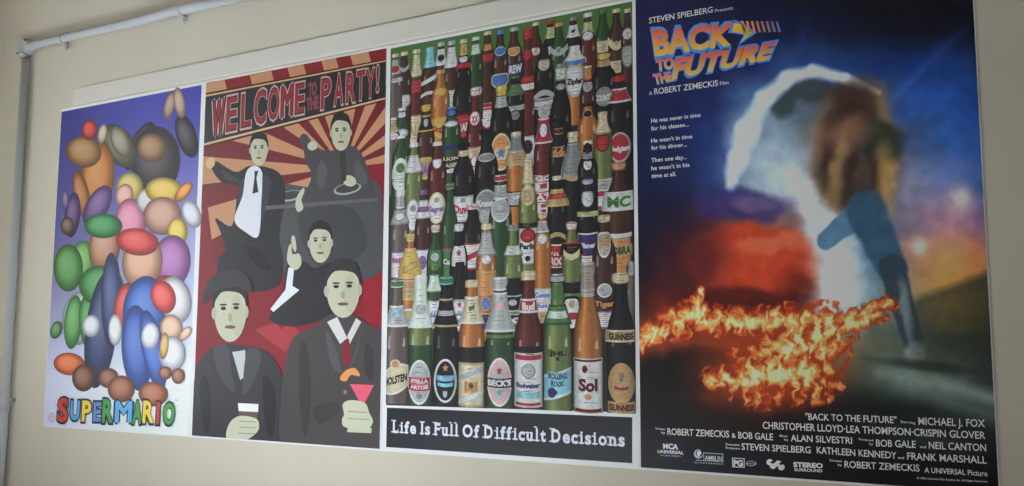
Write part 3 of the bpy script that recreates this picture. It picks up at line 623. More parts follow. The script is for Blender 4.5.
 (411, 234, 274, 15, 'A', 'y', [('n', 234, 241, 'y', 'c', 1.3, '', 0), ('n', 248, 278, 'y', 'q', 1.9, '', 0), ('d', 262, 272, 'y', 'p', .9, '', 0), ('r', 279, 299, 'n', 'y', .95, '', 0), ('s', 307, 333, 'y', 'w', .8, '', 0), ('r', 315, 322, 'y', 0, .75, 'Leffe', 'p')]),
 (435, 266, 300, 16, 'G', 'O', [('n', 274, 292, 'e', 'O', 1.7, '', 0), ('r', 300, 327, 'w', 's', .8, '', 0), ('r', 309, 318, 'w', 0, .78, '1664', 'b')]),
 (460.5, 262, 300, 18, 'D', 'k', [('s', 298, 331, 'w', 's', .8, '', 0), ('r', 310, 322, 'w', 0, .8, 'ICE', 'b'), ('*', 301, 308, 'r', 0, .3, '', 0)]),
 (632, 262, 290, 12, 'K', 's', [('o', 261, 276, 's', 'm', .9, '', 0)]),
 # front row
 (398, 280, 338, 25, 'K', 'g', [('n', 280, 287, 'g', 'e', 1.25, '', 0), ('n', 305, 326, 's', 'w', 1.35, '', 0), ('D', 309, 317, 't', 'w', .55, '', 0), ('y', 362, 394, 'c', 'w', 1.0, 'HOLSTEN', 'k')]),
 (421.5, 275, 336, 25, 'O', 'w', [('n', 276, 327, 'e', 'w', 1.35, '', 0), ('o', 303, 316, 's', 'w', .42, '', 0), ('F', 344, 403, 'G', 0, 1, '', 0), ('o', 359, 405, 's', 'w', .9, '', 0), ('r', 375.5, 388, 'q', 'r', .84, '', 0), ('r', 376.2, 381.6, 'r', 0, .76, 'STELLA', 'w'), ('r', 382, 387.4, 'r', 0, .80, 'ARTOIS', 'w'), ('o', 391, 398, 'm', 's', .3, '', 0)]),
 (447, 276, 338, 25, 'D', 'g', [('n', 277, 284, 'g', 't', 1.3, '', 0), ('n', 298, 326, 'k', 'n', 1.45, '', 0), ('n', 309, 316, 's', 'k', 1.2, '', 0), ('o', 358, 401, 'k', 'w', .92, '', 0), ('*', 363, 371, 'o', 0, .3, '', 0), ('r', 373, 379, 't', 'b', .74, '', 0), ('r', 380, 385, 't', 'k', .66, '', 0), ('h', 389, 396, 's', 0, .18, '', 0)]),
 (472.5, 280, 338, 26, 'A', 'c', [('n', 280, 287, 'c', 'n', 1.3, '', 0), ('n', 296, 323, 'c', 'w', 1.5, '', 0), ('d', 303, 312, 'g', 'c', .42, '', 0), ('F', 346, 361, 'D', 0, 1, '', 0), ('r', 361, 404, 'c', 'n', .96, '', 0), ('d', 366, 378, 's', 'w', .92, '', 0), ('r', 379, 391, 'o', 'y', .5, '', 0), ('o', 381, 388, 'G', 'o', .22, '', 0), ('d', 390, 400, 'w', 's', .92, '', 0)]),
 (500.5, 277, 342, 28, 'G', 's', [('n', 277, 290, 's', 'w', 1.35, '', 0), ('n', 292, 331, 's', 'w', 1.45, '', 0), ('o', 301, 311, 'q', 's', .2, '', 0), ('n', 334, 337, 'O', 0, 1, '', 0), ('F', 344, 404, 'G', 0, 1, '', 0), ('o', 357, 405, 'q', 'w', .88, '', 0), ('o', 362, 400, 's', 'q', .62, '', 0), ('*', 366, 374, 'r', 0, .2, '', 0), ('r', 376, 385, 'k', 0, .92, "BECK'S", 'w'), ('o', 388, 394, 'm', 's', .2, '', 0)]),
 (529, 271, 342, 29, 'R', 'c', [('n', 271, 276, 'c', 'n', 1.3, '', 0), ('n', 298, 312, 'r', 'w', 1.45, 'Bud', 'w'), ('F', 345, 354, 'D', 0, 1, '', 0), ('r', 351, 404, 'w', 's', .96, '', 0), ('r', 352, 359, 'r', 'w', .96, '', 0), ('o', 363, 377, 's', 'm', .5, '', 0), ('r', 379, 386.5, 'w', 0, .9, 'Budweiser', 'v'), ('r', 388, 397, 't', 'w', .8, '', 0), ('r', 399, 403, 'r', 'w', .9, '', 0)]),
 (558, 274, 338, 28, 'O', 's', [('n', 275, 282, 's', 'k', 1.3, '', 0), ('n', 284, 300, 'g', 0, 1, '', 0), ('n', 304, 324, 'g', 'G', 1.45, '', 0), ('n', 309, 319, 'e', 'g', 1.2, '', 0), ('r', 348, 355, 'O', 0, .66, 'JHL', 'k'), ('*', 355, 361, 'k', 0, .2, '', 0), ('D', 366, 398, 't', 'w', .95, '', 0), ('r', 370, 378, 't', 0, .7, 'ROLLING', 'v'), ('r', 378, 385, 't', 0, .5, 'ROCK', 'v'), ('O', 385, 397, 'v', 't', .36, '', 0)]),
 (588, 262, 340, 29, 'A', 's', [('n', 262, 291, 'C', 's', 1.2, '', 0), ('n', 292, 296, 's', 0, 1, '', 0), ('r', 356, 411, 'w', 's', .98, '', 0), ('r', 357, 360, 'd', 'w', .98, '', 0), ('r', 405, 409, 'd', 'o', .94, '', 0), ('r', 373, 391, 'w', 0, .72, 'Sol', 'd'), ('O', 364, 372, 'd', 'n', .2, '', 0), ('o', 392, 398, 'o', 'n', .26, '', 0)]),
 (621, 273, 336, 29, 'D', 'c', [('n', 273, 283, 'c', 'n', 1.7, '', 0), ('n', 329, 341, 'n', 'c', 1.1, 'GUINNESS', 'k'), ('o', 362, 402, 'o', 'n', .92, '', 0), ('o', 366, 398, 'n', 'o', .74, '', 0), ('H', 372, 382, 'k', 0, .2, '', 0), ('r', 384, 388, 'r', 'n', .5, '', 0), ('r', 399, 410, 'o', 'n', .95, 'GUINNESS', 'k')]),
]
def prof(t):
    """half width of a long-necked bottle; t = 0 cap, 1 shoulder, >1 body"""
    K = [(0, .21), (.04, .235), (.13, .235), (.15, .19), (.19, .205), (.45, .24), (.60, .31), (.72, .40), (.84, .465), (.96, .49), (1.05, .5), (9, .5)]
    for (a, p), (b, q) in zip(K, K[1:]):
        if t <= b: return p + (q - p) * (t - a) / (b - a)
    return .5
US = [-1, -.86, -.62, -.35, -.05, .3, .62, .86, 1]
SH = [.42, .70, 1.0, 1.32, 1.06, .90, .96, .74, .42]
XL, XR = w2((389.5, 230))[0], w2((634.0, 240))[0]
ZBOT = w2((500, 408.2))[1]
level = []
BT.sort(key=lambda b: w2((b[0], b[1]))[1] - Z0, reverse=True)
for b in BT:
    x, yc, ys, wd, gl, cap, labs = b
    if yc < 260: wd *= 1.12; ys = yc + (ys - yc) * .9
    Xc, Zc = w2((x, yc)); pxm = (w2((x + .5, yc + 30))[0] - w2((x - .5, yc + 30))[0])     # one picture point along the wall
    pzm = w2((x, yc))[1] - w2((x, yc + 1))[1]
    W = wd * pxm; Zs = Zc - (ys - yc) * pzm; Zb = max(ZBOT, Zc - (ys - yc) * pzm - wd * 2.35 * pxm * 1.3)
    if yc > 260 and wd > 20: Zb = ZBOT
    def half(Z): return prof((Zc - Z) / (Zc - Zs)) * W
    x0, x1 = Xc - W / 2, Xc + W / 2
    lv = 0
    for (a0, a1, z0, z1, q) in level:
        if a0 < x1 and a1 > x0 and z0 < Zc and z1 > Zb: lv = max(lv, q + 1)
    level.append((x0, x1, Zb, Zc, lv))
    y0 = -0.0013 - L2 - lv * 0.00011
    clampx = lambda X: min(XR, max(XL, X))
    def grid(ink, Za, Zb_, wf, col, dy, sh=0.6, nz=10, arc=0.0, rows=None):
        """printed band following the bottle's outline, shaded like round glass"""
        zs = rows or [Za + (Zb_ - Za) * j / nz for j in range(nz + 1)]
        vs_, cs = [], []
        for Z in zs:
            h = half(Z) * wf
            for u, s_ in zip(US, SH):
                vs_.append((clampx(Xc + u * h), Z - arc * (1 - u * u))); f = 1 + (s_ - 1) * sh
                cs.append(ink.col([min(255, c * f) for c in col]))
        n = len(US)
        ink.add(vs_, [(j * n + i, j * n + i + 1, (j + 1) * n + i + 1, (j + 1) * n + i) for j in range(len(zs) - 1) for i in range(n - 1)], cs, dy)
    body = Ink(G3, y0)
    kn = sorted({Zc - t * (Zc - Zs) for t in (0, .04, .13, .15, .19, .45, .6, .74, .86, .96, 1.05)} | {Zb} | {Zs + (Zb - Zs) * j / 6 for j in range(1, 6)}, reverse=True)
    kn = [z for z in kn if z >= Zb]
    grid(body, 0, 0, 1, PAL[gl], 0, 0.95, rows=kn)
    # two window glints in the glass
    if Zs - W * .5 > Zb:
        for sx, hh in ((-.28, .22), (.30, .14)):
            q = [(clampx(Xc + W * sx + a * W * .055), Zs - W * .12 + bb * W * hh) for a, bb in ((-1, -1), (1, -.9), (.7, 1), (-.4, .8))]
            body.poly(q, mixc(PAL[gl], (230, 225, 220), .42 if gl != 'D' else .25), 0.00001, False)
    nm = CN[labs[-1][3]] if labs and labs[-1][3] in CN else 'white'
    words = [l[6] for l in labs if l[6]]
    lab = GN[gl] + ' glass beer bottle with ' + nm + ' label' + ((' reading ' + ' '.join(words)) if words else '')
    bo = body.build('printed_bottle', M_BOT, P, lab)
    ck = Ink(G3, y0 - 0.00002)
    grid(ck, Zc, Zc - .13 * (Zc - Zs), 1.12, PAL[cap], 0, 0.8, nz=3)
    ck.build('bottle_cap', M_BOT, bo)
    for n, (kd, la, lb, c, rim, wf, tx, tc) in enumerate(labs):
        y1 = y0 - 0.00003 - n * 0.000008
        lk = Ink(G3, y1)
        Za, Zl = Zc - (la - yc) * pzm, Zc - (lb - yc) * pzm
        if Zl < ZBOT: Zl = ZBOT
        Zm = (Za + Zl) / 2; hm = half(Zm) * wf; rz = (Za - Zl) / 2
        neck = (Zc - Zm) < (Zc - Zs) * .8
        wfn = min(wf, 1.08) if (neck and kd == 'n') else wf
        if kd == 'n' and wf > 1.15: wfn = 1.0 + (wf - 1) * .45
        col = PAL[c]; rc = PAL[rim] if rim else None
        def shape(fn, cc, dy, nn=26):
            pts = [fn(2 * math.pi * i / nn) for i in range(nn)]
            pts = [(clampx(X), Z) for X, Z in pts]
            P_ = [(Xc if XL < Xc < XR else clampx(Xc), Zm)] + pts
            cs = []
            for X, Z in P_:
                u = (X - Xc) / max(1e-6, half(Z)); f = 1.06 - .30 * u * u - .08 * u
                cs.append(lk.col([min(255, q * f) for q in cc]))
            lk.add(P_, [(0, 1 + i, 1 + (i + 1) % nn) for i in range(nn)], cs, dy)
        if kd in 'nrF':
            arc = W * (.05 if kd == 'r' else .03)
            if rim:
                grid(lk, Za, Zl, wfn, rc, 0, .45, 4, arc); iz = min(rz * .3, W * .07); grid(lk, Za - iz, Zl + iz, wfn * .94, col, 0.000004, .45, 4, arc)
            else: grid(lk, Za, Zl, wfn, col, 0, .45 if kd != 'F' else .95, 4, arc)
        elif kd in 'oO':
            ox = 0 if kd == 'o' else -hm * 1.15
            hx = half(Zm) * wf * 1.0 if not neck else max(half(Zm) * .9, W * .5 * wf)
            hx = min(hx, W * .5 * wf) if not neck else hx
            if rim:
                shape(lambda a: (Xc + ox + hx * math.cos(a), Zm + rz * math.sin(a)), rc, 0)
                shape(lambda a: (Xc + ox + hx * .82 * math.cos(a), Zm + (rz - hx * .16) * math.sin(a)) if rz > hx * .2 else (Xc + ox + hx * .82 * math.cos(a), Zm + rz * .8 * math.sin(a)), col, 0.000004)
            else: shape(lambda a: (Xc + ox + hx * math.cos(a), Zm + rz * math.sin(a)), col, 0)
        elif kd in 'sh':
            hx = max(hm, W * .5 * wf * .8)
            def shd(g):
                def f(a):
                    cxx, szz = math.cos(a), math.sin(a)
                    if szz > 0: return (Xc + hx * g * math.copysign(abs(cxx) ** .35, cxx), Zm + rz * g * abs(szz) ** .5 * (.92 if kd == 's' else .8 + .2 * abs(cxx)))
                    return (Xc + hx * g * cxx * (1 if kd == 's' else .9), Zm + rz * g * szz)
                return f
            if rim: shape(shd(1), rc, 0); shape(shd(.84), col, 0.000004)
            else: shape(shd(1), col, 0)
        elif kd in 'dDy':
            h = min(hm, W * .5); sl = (.30 if kd == 'd' else .22) * h; tk = rz * (.62 if kd != 'D' else .8)
            def band(g, cc, dy):
                up, dn = [], []
                for i in range(9):
                    u = -1 + i / 4
                    bow = (1 - u * u) * rz * (.3 if kd == 'y' else .12)
                    up.append((clampx(Xc + u * h), Zm + sl * u * 1.2 + tk * g + (bow if kd == 'y' else -bow))); dn.append((clampx(Xc + u * h), Zm + sl * u * 1.2 - tk * g - bow))
                cs = [lk.col([q * (1.04 - .26 * ((i % 9) / 4 - 1) ** 2) for q in cc]) for i in range(18)]
                lk.add(up + dn, [(i, i + 1, 9 + i + 1, 9 + i) for i in range(8)], cs, dy)
            if rim: band(1, rc, 0); band(.78, col, 0.000004)
            else: band(1, col, 0)
            if kd == 'y': lk.oval(*topx(Xc - h * .05, Zm + rz * .92), wd * .21, wd * .19, PAL['c'], 0.000005); lk.oval(*topx(Xc - h * .05, Zm + rz * .92), wd * .14, wd * .13, PAL['o'], 0.000006)
        elif kd in 'va':
            h = hm; s_ = -1 if kd == 'v' else 1
            up, dn = [], []
            for i in range(9):
                u = -1 + i / 4; z = Zm + s_ * rz * (.5 - u * u) * 1.0
                up.append((clampx(Xc + u * h), z + rz * .55)); dn.append((clampx(Xc + u * h), z - rz * .55))
            lk.add(up + dn, [(i, i + 1, 9 + i + 1, 9 + i) for i in range(8)], lk.col(col), 0)
        elif kd == '*':
            pts = [(Xc + math.sin(i * math.pi / 5) * rz * (1 if i % 2 == 0 else .45), Zm + math.cos(i * math.pi / 5) * rz * (1 if i % 2 == 0 else .45)) for i in range(10)]
            lk.poly(pts, col, 0, False)
        elif kd == 'H':                                               # harp
            for a in range(5): lk.poly([(Xc + (-.6 + a * .3) * rz * .8, Zm + rz), (Xc + (-.5 + a * .3) * rz * .8, Zm + rz), (Xc + (-.15 + a * .12) * rz, Zm - rz * (.9 - a * .1)), (Xc + (-.22 + a * .12) * rz, Zm - rz * (.9 - a * .1))], col, 0, False)
        if kd in 'nrso' and rz > W * .10:
            rr = random.Random(int(x * 7 + la * 13))
            for q in range(3 if rz < W * .25 else 7):
                zz = Zm + rz * (.78 - 1.56 * (q + .5) / (3 if rz < W * .25 else 7)); ww = min(half(zz), W * .5) * min(1, wf) * rr.uniform(.25, .6)
                if kd == 'o': ww *= .8 * math.sqrt(max(0, 1 - ((zz - Zm) / rz) ** 2))
                if tx and abs(zz - Zm) < rz * .4: continue
                cc = mixc(col, rr.choice(((60, 60, 70), (150, 60, 60), (70, 80, 120), (160, 140, 90), (90, 60, 50))), rr.uniform(.35, .7)); oo = rr.uniform(-.1, .1) * W
                lk.add([(clampx(Xc + oo - ww), zz - .0007), (clampx(Xc + oo + ww), zz - .0007), (clampx(Xc + oo + ww * .9), zz + .0009), (clampx(Xc + oo - ww * .9), zz + .0009)], [(0, 1, 2, 3)], lk.col(cc), 0.0000055)
        if tx:
            tw = (half(Zm) * min(wf, 1.0) * (1.8 if kd not in 'o' else 1.66)); th = min(rz * 1.35, tw / max(1.7, len(tx)) * 1.9)
            if kd == 's': tw *= .95
            if kd == 'n': tw = half(Zm) * 1.7; th = min(rz * 1.1, th)
            tilt = .18 * tw if kd == 'y' else 0
            v, f, _ = glyphs(tx, 0.05)
            lk.add([(clampx(Xc + (u - .5) * tw), Zm - th / 2 + q * th + tilt * (u - .5) * 1.3 + (0 if kd == 'y' else -W * .04 * (1 - (2 * u - 1) ** 2))) for u, q in v], f, lk.col(PAL[tc]), 0.000007)
        name = 'neck_label' if neck else 'bottle_label'
        lk.build(name, M_BOT, bo)
# the black strip and its words
k = Ink(G3, -0.0013)
k.poly([(387.3, 407.6), (632.5, 417.2), (632.5, 463.2), (386.5, 447.0)], (32, 31, 36), L1)
k.build('caption_strip', M_INK, P)
SER = {'L': ([.13], [.13]), 'I': ([.5], [.5]), 'F': ([.12], [.12]), 'D': ([.08], [.08]), 'l': ([.5], [.5]), 'f': ([.30], []), 'i': ([.5], []), 'u': ([.86], []), 'n': ([.14, .86], [])}
k = Ink(G3, -0.0013 - L2)
a, b = (392.4, 432.2), (626.0, 446.2)
txt = 'Life Is Full Of Difficult Decisions'
adv = []
for ch in txt:
    adv.append(0.30 if ch == ' ' else glyphs(ch, 0.035)[2] * {'i': 1.0, 'l': 1.0, 'I': 1.0}.get(ch, .98) + {'i': .30, 'l': .30, 'I': .34, 'L': .20, 'F': .22, 'D': .22, 'O': .14, 'f': .13, 'u': .24, 'n': .28, 't': .10, 's': .13, 'e': .12, 'o': .12, 'c': .12}.get(ch, .15))
tot = sum(adv); pos = 0
A, B = w2(a), w2(b); ZL = (A[1] + B[1]) / 2; cap = 0.0268; wid = B[0] - A[0]
for ch, ad in zip(txt, adv):
    xs, xe = A[0] + wid * pos / tot, A[0] + wid * (pos + ad * .90) / tot; pos += ad
    if ch == ' ': continue
    v, f, wv = glyphs(ch, 0.035)
    top = 1.0 if ch in 'LIFDOlf' else .76
    pad = (xe - xs) * (.30 if ch in 'ilI' else .12 if ch in 'unLFD' else .02)
    gx0, gx1 = xs + pad, xe - pad * (.6 if ch in 'LFD' else 1)
    k.add([(gx0 + (gx1 - gx0) * u, ZL + q * cap) for u, q in v], f, k.col((196, 196, 210)), 0)
    bots, tops = SER.get(ch, ([], []))
    for u in bots:
        c = gx0 + (gx1 - gx0) * u; k.poly([(c - .24 * cap, ZL), (c + .24 * cap, ZL), (c + .24 * cap, ZL + .09 * cap), (c - .24 * cap, ZL + .09 * cap)], (196, 196, 210), 0.00001, False)
    for u in tops:
        c = gx0 + (gx1 - gx0) * u; hh = cap * (1.06 if ch == 'l' else 1.0); sl = 0 if ch == 'l' else .24
        k.poly([(c - .24 * cap, ZL + hh - .09 * cap), (c + sl * cap, ZL + hh - .09 * cap), (c + sl * cap, ZL + hh), (c - .24 * cap, ZL + hh)], (196, 196, 210), 0.00001, False)
    for u in {'i': [.5], 'u': [.1, .84], 'n': [.12]}.get(ch, []):
        c = gx0 + (gx1 - gx0) * u; hh = cap * (max(q for _, q in glyphs('u' if ch == 'u' else 'x', 0.035)[0]) - .005)
        k.poly([(c - .24 * cap, ZL + hh - .09 * cap), (c + .06 * cap, ZL + hh - .09 * cap), (c + .06 * cap, ZL + hh), (c - .24 * cap, ZL + hh)], (196, 196, 210), 0.00001, False)
    if ch == 'L': k.poly([(gx1 - .06 * cap, ZL), (gx1 + .02 * cap, ZL), (gx1 + .02 * cap, ZL + .30 * cap), (gx1 - .03 * cap, ZL + .30 * cap)], (196, 196, 210), 0.00001, False)
    if ch == 'F': k.poly([(gx1 - .06 * cap, ZL + cap), (gx1 + .02 * cap, ZL + cap), (gx1 + .02 * cap, ZL + .72 * cap), (gx1 - .03 * cap, ZL + .72 * cap)], (196, 196, 210), 0.00001, False)
k.build('caption_lettering', M_INK, P)
# ------------------------------------------------------------------ poster 4: film poster, night blue sky, sunset glow, fire
P = poster(3, 'dark blue film poster with a fire glow, orange title and white credits, nearest the camera')
G4 = 2.05
GX = [640, 670, 710, 750, 790, 830, 870, 910, 950, 995]
GY = [0, 30, 65, 100, 140, 180, 220, 260, 300, 340, 380, 420, 460, 495]
GC = '''24,26,56 24,26,58 20,22,50 16,18,42 14,16,34 12,14,28 12,13,22 12,13,22 12,13,20 12,13,22
25,28,58 26,30,62 24,28,60 20,25,58 18,24,54 16,22,46 14,18,36 14,16,30 14,16,28 14,15,26
24,27,60 24,28,62 24,28,64 26,34,78 40,66,118 34,58,112 26,50,104 22,46,104 26,54,116 22,34,74
23,27,60 24,28,64 26,34,78 70,98,140 84,104,124 66,70,84 60,64,72 42,80,152 34,74,150 24,50,118
22,26,58 23,28,64 30,46,96 158,186,206 96,112,126 128,100,88 78,60,48 60,74,112 48,88,156 30,68,144
20,24,52 22,26,56 34,50,96 112,134,164 150,174,196 66,46,42 58,46,42 128,130,160 92,112,168 44,78,146
18,20,42 22,22,42 70,40,52 126,66,58 120,88,86 150,176,196 54,78,104 128,112,136 168,122,140 110,84,122
18,15,30 52,24,30 130,46,30 150,52,30 146,62,34 188,200,206 72,108,136 160,120,100 206,140,84 176,108,68
46,18,18 84,28,20 104,34,20 110,36,22 106,40,26 190,192,184 92,120,134 146,130,100 176,132,58 92,66,36
120,54,24 110,46,22 112,42,22 120,46,24 130,56,30 160,120,84 92,94,78 66,80,74 52,60,52 34,38,34
16,10,12 24,10,12 90,34,18 120,50,24 104,34,20 62,52,40 66,76,66 96,112,104 80,96,88 42,50,50
8,8,12 8,8,12 22,10,12 26,12,12 16,11,12 14,15,16 24,30,30 44,56,54 84,98,92 70,84,80
8,8,14 8,8,14 8,8,14 8,8,14 8,8,14 9,9,15 10,10,15 11,12,16 12,13,18 14,16,20
9,9,15 9,9,15 9,9,15 9,9,15 9,9,15 9,9,15 9,9,15 9,9,15 9,9,15 9,9,15'''
GC = [[tuple(int(v) for v in c.split(',')) for c in r.split()] for r in GC.split('\n')]
def bil(x, y):
    def seg(G, v):
        v = min(max(v, G[0]), G[-1] - 1e-6)
        for i in range(len(G) - 1):
            if v < G[i + 1]:
                t = (v - G[i]) / (G[i + 1] - G[i]); return i, t * t * (3 - 2 * t) * .6 + t * .4
        return len(G) - 2, 1
    i, tx = seg(GX, x); j, ty = seg(GY, y)
    return mixc(mixc(GC[j][i], GC[j][i + 1], tx), mixc(GC[j + 1][i], GC[j + 1][i + 1], tx), ty)
def fb(x, y, s, o=4, z=0.0):
    return noise.fractal(Vector((x / s, y / s, z)), 1.0, 2.1, o)
def segd(x, y, a, b):
    dx, dy = b[0] - a[0], b[1] - a[1]; t = max(0, min(1, ((x - a[0]) * dx + (y - a[1]) * dy) / (dx * dx + dy * dy)))
    return math.hypot(x - a[0] - dx * t, y - a[1] - dy * t), t
ARC = [(731, 186, 5), (738, 160, 9), (748, 130, 10), (764, 100, 8), (786, 80, 7), (812, 71, 6), (846, 78, 5), (878, 94, 3)]
RAYS = [((874, 118), (962, 30), 9, (46, 92, 170)), ((878, 128), (985, 70), 8, (40, 78, 150)), ((884, 150), (985, 130), 10, (52, 92, 160)), ((888, 168), (990, 168), 9, (96, 112, 160)), ((800, 62), (806, 20), 8, (28, 52, 110)), ((740, 180), (700, 120), 9, (32, 54, 110))]
FIRE = [((642, 341), (668, 325), 10), ((668, 326), (700, 314), 14), ((696, 322), (700, 292), 5), ((700, 322), (740, 320), 12), ((740, 324), (790, 318), 12), ((790, 322), (840, 322), 11), ((840, 322), (890, 304), 7),
        ((712, 378), (760, 384), 9), ((756, 374), (812, 370), 26), ((784, 350), (826, 334), 24), ((820, 336), (880, 312), 8), ((770, 350), (800, 330), 12)]
def art4(x0, y0):
    wx, wy = fb(x0, y0, 26, 3, 1.0) * 5, fb(x0, y0, 26, 3, 7.0) * 5
    x, y = x0 + wx, y0 + wy
    c = bil(x, y)
    for a, b, wd, cc in RAYS:
        d, t = segd(x0, y0, a, b); wv = wd * (0.35 + t)
        if d < wv: c = mixc(c, cc, (1 - d / wv) ** 1.2 * (1 - 0.75 * t) * 0.75)
    # soft painterly masses
    c = splat(c, x, y, 762, 150, 22, 42, 0.35, (122, 140, 156), 0.5, .8)
    c = splat(c, x, y, 782, 102, 16, 15, 0.3, (44, 54, 58), 0.35, .85)
    c = splat(c, x, y, 812, 92, 24, 12, 0.2, (52, 58, 62), 0.3, .85)
    for i in range(len(ARC) - 1):
        a, b = ARC[i], ARC[i + 1]; d, t = segd(x0 + wx * .4, y0 + wy * .4, a, b); wv = a[2] + (b[2] - a[2]) * t
        if d < wv * 1.6: c = mixc(c, (206, 216, 232), min(1, max(0, 1.5 - d / wv)) * 0.85)
    c = splat(c, x, y, 786, 176, 32, 30, 0.2, (190, 206, 220), 0.7, .55)
    c = splat(c, x, y, 742, 205, 48, 17, 0.1, (44, 40, 92), 0.25, .8)
    c = splat(c, x, y, 752, 204, 22, 9, 0.05, (108, 84, 120), 0.4, .6)
    c = splat(c, x, y, 752, 262, 70, 38, 0.06, (168, 58, 34), 0.16, .9)
    c = splat(c, x, y, 772, 244, 34, 9, -0.15, (200, 104, 78), 0.5, .6)
    c = splat(c, x, y, 690, 258, 34, 40, 0.1, (46, 18, 28), 0.6, .7)
    c = splat(c, x, y, 742, 300, 60, 13, 0.03, (58, 18, 18), 0.4, .8)
    c = splat(c, x, y, 800, 288, 18, 18, 0.0, (66, 20, 18), 0.5, .6)
    c = splat(c, x, y, 815, 205, 16, 36, -0.5, (196, 210, 220), 0.6, .7)
    c = splat(c, x, y, 838, 262, 22, 50, -0.35, (206, 212, 214), 0.7, .8)
    # a dark rounded mass with lit edges over a leaning denim-blue band
    c = splat(c, x, y, 856, 150, 42, 68, 0.06, (150, 112, 74), 0.22, .75)
    c = splat(c, x, y, 852, 152, 34, 62, 0.0, (44, 34, 32), 0.3, .9)
    c = splat(c, x, y, 880, 140, 24, 20, 0.2, (34, 44, 40), 0.3, .8)
    c = splat(c, x, y, 846, 134, 24, 15, -0.3, (150, 104, 80), 0.7, .6)
    c = splat(c, x, y, 852, 96, 20, 16, 0.1, (50, 34, 32), 0.5, .7)
    c = splat(c, x, y, 838, 170, 7, 34, 0.15, (176, 140, 96), 0.7, .6)
    c = splat(c, x, y, 886, 180, 8, 34, -0.1, (186, 148, 84), 0.7, .6)
    c = splat(c, x, y, 862, 185, 8, 34, 0.05, (70, 62, 56), 0.4, .7)
    for a, b, w0, w1, cc in (((862, 212), (826, 240), 15, 9, (66, 100, 128)), ((866, 210), (892, 268), 20, 15, (46, 74, 98)), ((892, 266), (912, 340), 13, 10, (42, 56, 70))):
        d, t = segd(x0 + wx * .5, y0 + wy * .5, a, b); wv = w0 + (w1 - w0) * t
        if d < wv * 1.15: c = mixc(c, cc, min(1, (1.15 - d / wv) / .25) * .92)
    c = splat(c, x, y, 906, 312, 5, 32, -0.15, (130, 146, 150), 0.5, .6)
    c = splat(c, x0, y0, 915, 354, 10, 12, 0, (140, 146, 140), 0.4, .7)
    # hillside, road
    h = (y0 - (296 - (x0 - 908) * 0.36)) / 10
    if x0 > 905 and h > 0: c = mixc(c, (44, 48, 40), min(1, h) * .85 * min(1, (x0 - 905) / 14) * max(0, 1 - (y0 - 270) / 140))
    d, t = segd(x0, y0 + wy * .5, (850, 345), (1000, 404)); 
    if d < 9: c = mixc(c, (118, 132, 124), (1 - d / 9) * .5 * t)
    d, t = segd(x0, y0, (880, 372), (1000, 398))
    if d < 12: c = mixc(c, (124, 136, 130), (1 - d / 12) * .6)
    c = splat(c, x0, y0, 928, 366, 46, 5, 0.12, (28, 32, 30), 0.7, .7)
    for sx, sy, r in ((961, 199, 9), (920, 247, 6)):
        d = math.hypot(x0 - sx, y0 - sy) / r
        if d < 3: c = mixc(c, (250, 220, 200), max(0, 1 - d / 3) ** 2.2)
    c = splat(c, x, y, 690, 372, 60, 22, -0.05, (16, 10, 12), 0.4, .9)
    c = splat(c, x, y, 770, 372, 66, 34, 0.0, (150, 60, 24), 0.6, .75)
    c = splat(c, x0, y0, 930, 420, 90, 16, 0.25, (12, 14, 16), 0.6, .7)
    # flames
    best = 0
    for a, b, wv in FIRE:
        d, t = segd(x0, y0, a, b)
        best = max(best, 1.45 - d / wv)
    if best > 0:
        n = fb(x0 + fb(x0, y0, 9, 3, 3) * 6, y0 * 0.55, 7, 5, 2.0)
        v = best * .62 + n * .78
        ramp = [(0.0, c), (0.28, mixc(c, (140, 40, 16), .85)), (0.50, (176, 84, 40)), (0.74, (198, 140, 76)), (0.98, (208, 182, 126)), (1.5, (216, 206, 172))]
        if v > 0.0:
            for i in range(len(ramp) - 1):
                if v <= ramp[i + 1][0] or i == len(ramp) - 2:
                    t = min(1, (v - ramp[i][0]) / (ramp[i + 1][0] - ramp[i][0])); c = mixc(ramp[i][1], ramp[i + 1][1], t); break
    g = 1 + 0.10 * fb(x0, y0, 14, 3, 11)
    return [min(255, max(0, q * g)) for q in c]
k = Ink(G4); field(k, XS[3] + 0.0028, XS[4] - 0.002, Z0 - PH + 0.004, Z0 - 0.004, 330, 500, art4)
k.build('printed_picture', M_INK, P)
TY = -0.0013 - L2; CW = (188, 188, 200)
k = Ink(G4, TY)
k.text('STEVEN SPIELBERG', (649.3, 22.6), (713, 13.6), 6.4, 6.2, CW, 0, 0.01, True)
k.text('Presents', (715.2, 12.6), (733.2, 9.6), 3.6, 3.6, CW, 0, 0, True)
k.build('presenter_lettering', M_INK, P)
k = Ink(G4, TY)
k.text('A', (649.3, 95.5), (652.6, 95.0), 4, 4, CW, 0, 0, True)
k.text('ROBERT ZEMECKIS', (654.6, 94.6), (718.3, 86.0), 6.6, 6.4, CW, 0, 0.01, True)
k.text('Film', (720.2, 85.6), (728.8, 84.2), 4, 4, CW, 0, 0, True)
k.build('director_lettering', M_INK, P)
k = Ink(G4, TY)
for t, a, b in (('He was never in time', (651.4, 122.8), (700.8, 117.1)), ('for his classes...', (651.4, 130.6), (689, 126.5)), ("He wasn't in time", (651.4, 143), (692.5, 138.3)), ('for his dinner...', (651.4, 150), (687, 146.6)),
                ('Then one day...', (651.6, 162.2), (687, 159.2)), ("he wasn't in his", (651.6, 170.2), (689.7, 167)), ('time at all.', (651.8, 178), (676.5, 176))):
    k.text(t, a, b, 4.6, 4.4, (196, 198, 208), 0, 0.015, True)
k.build('tagline_lettering', M_INK, P)
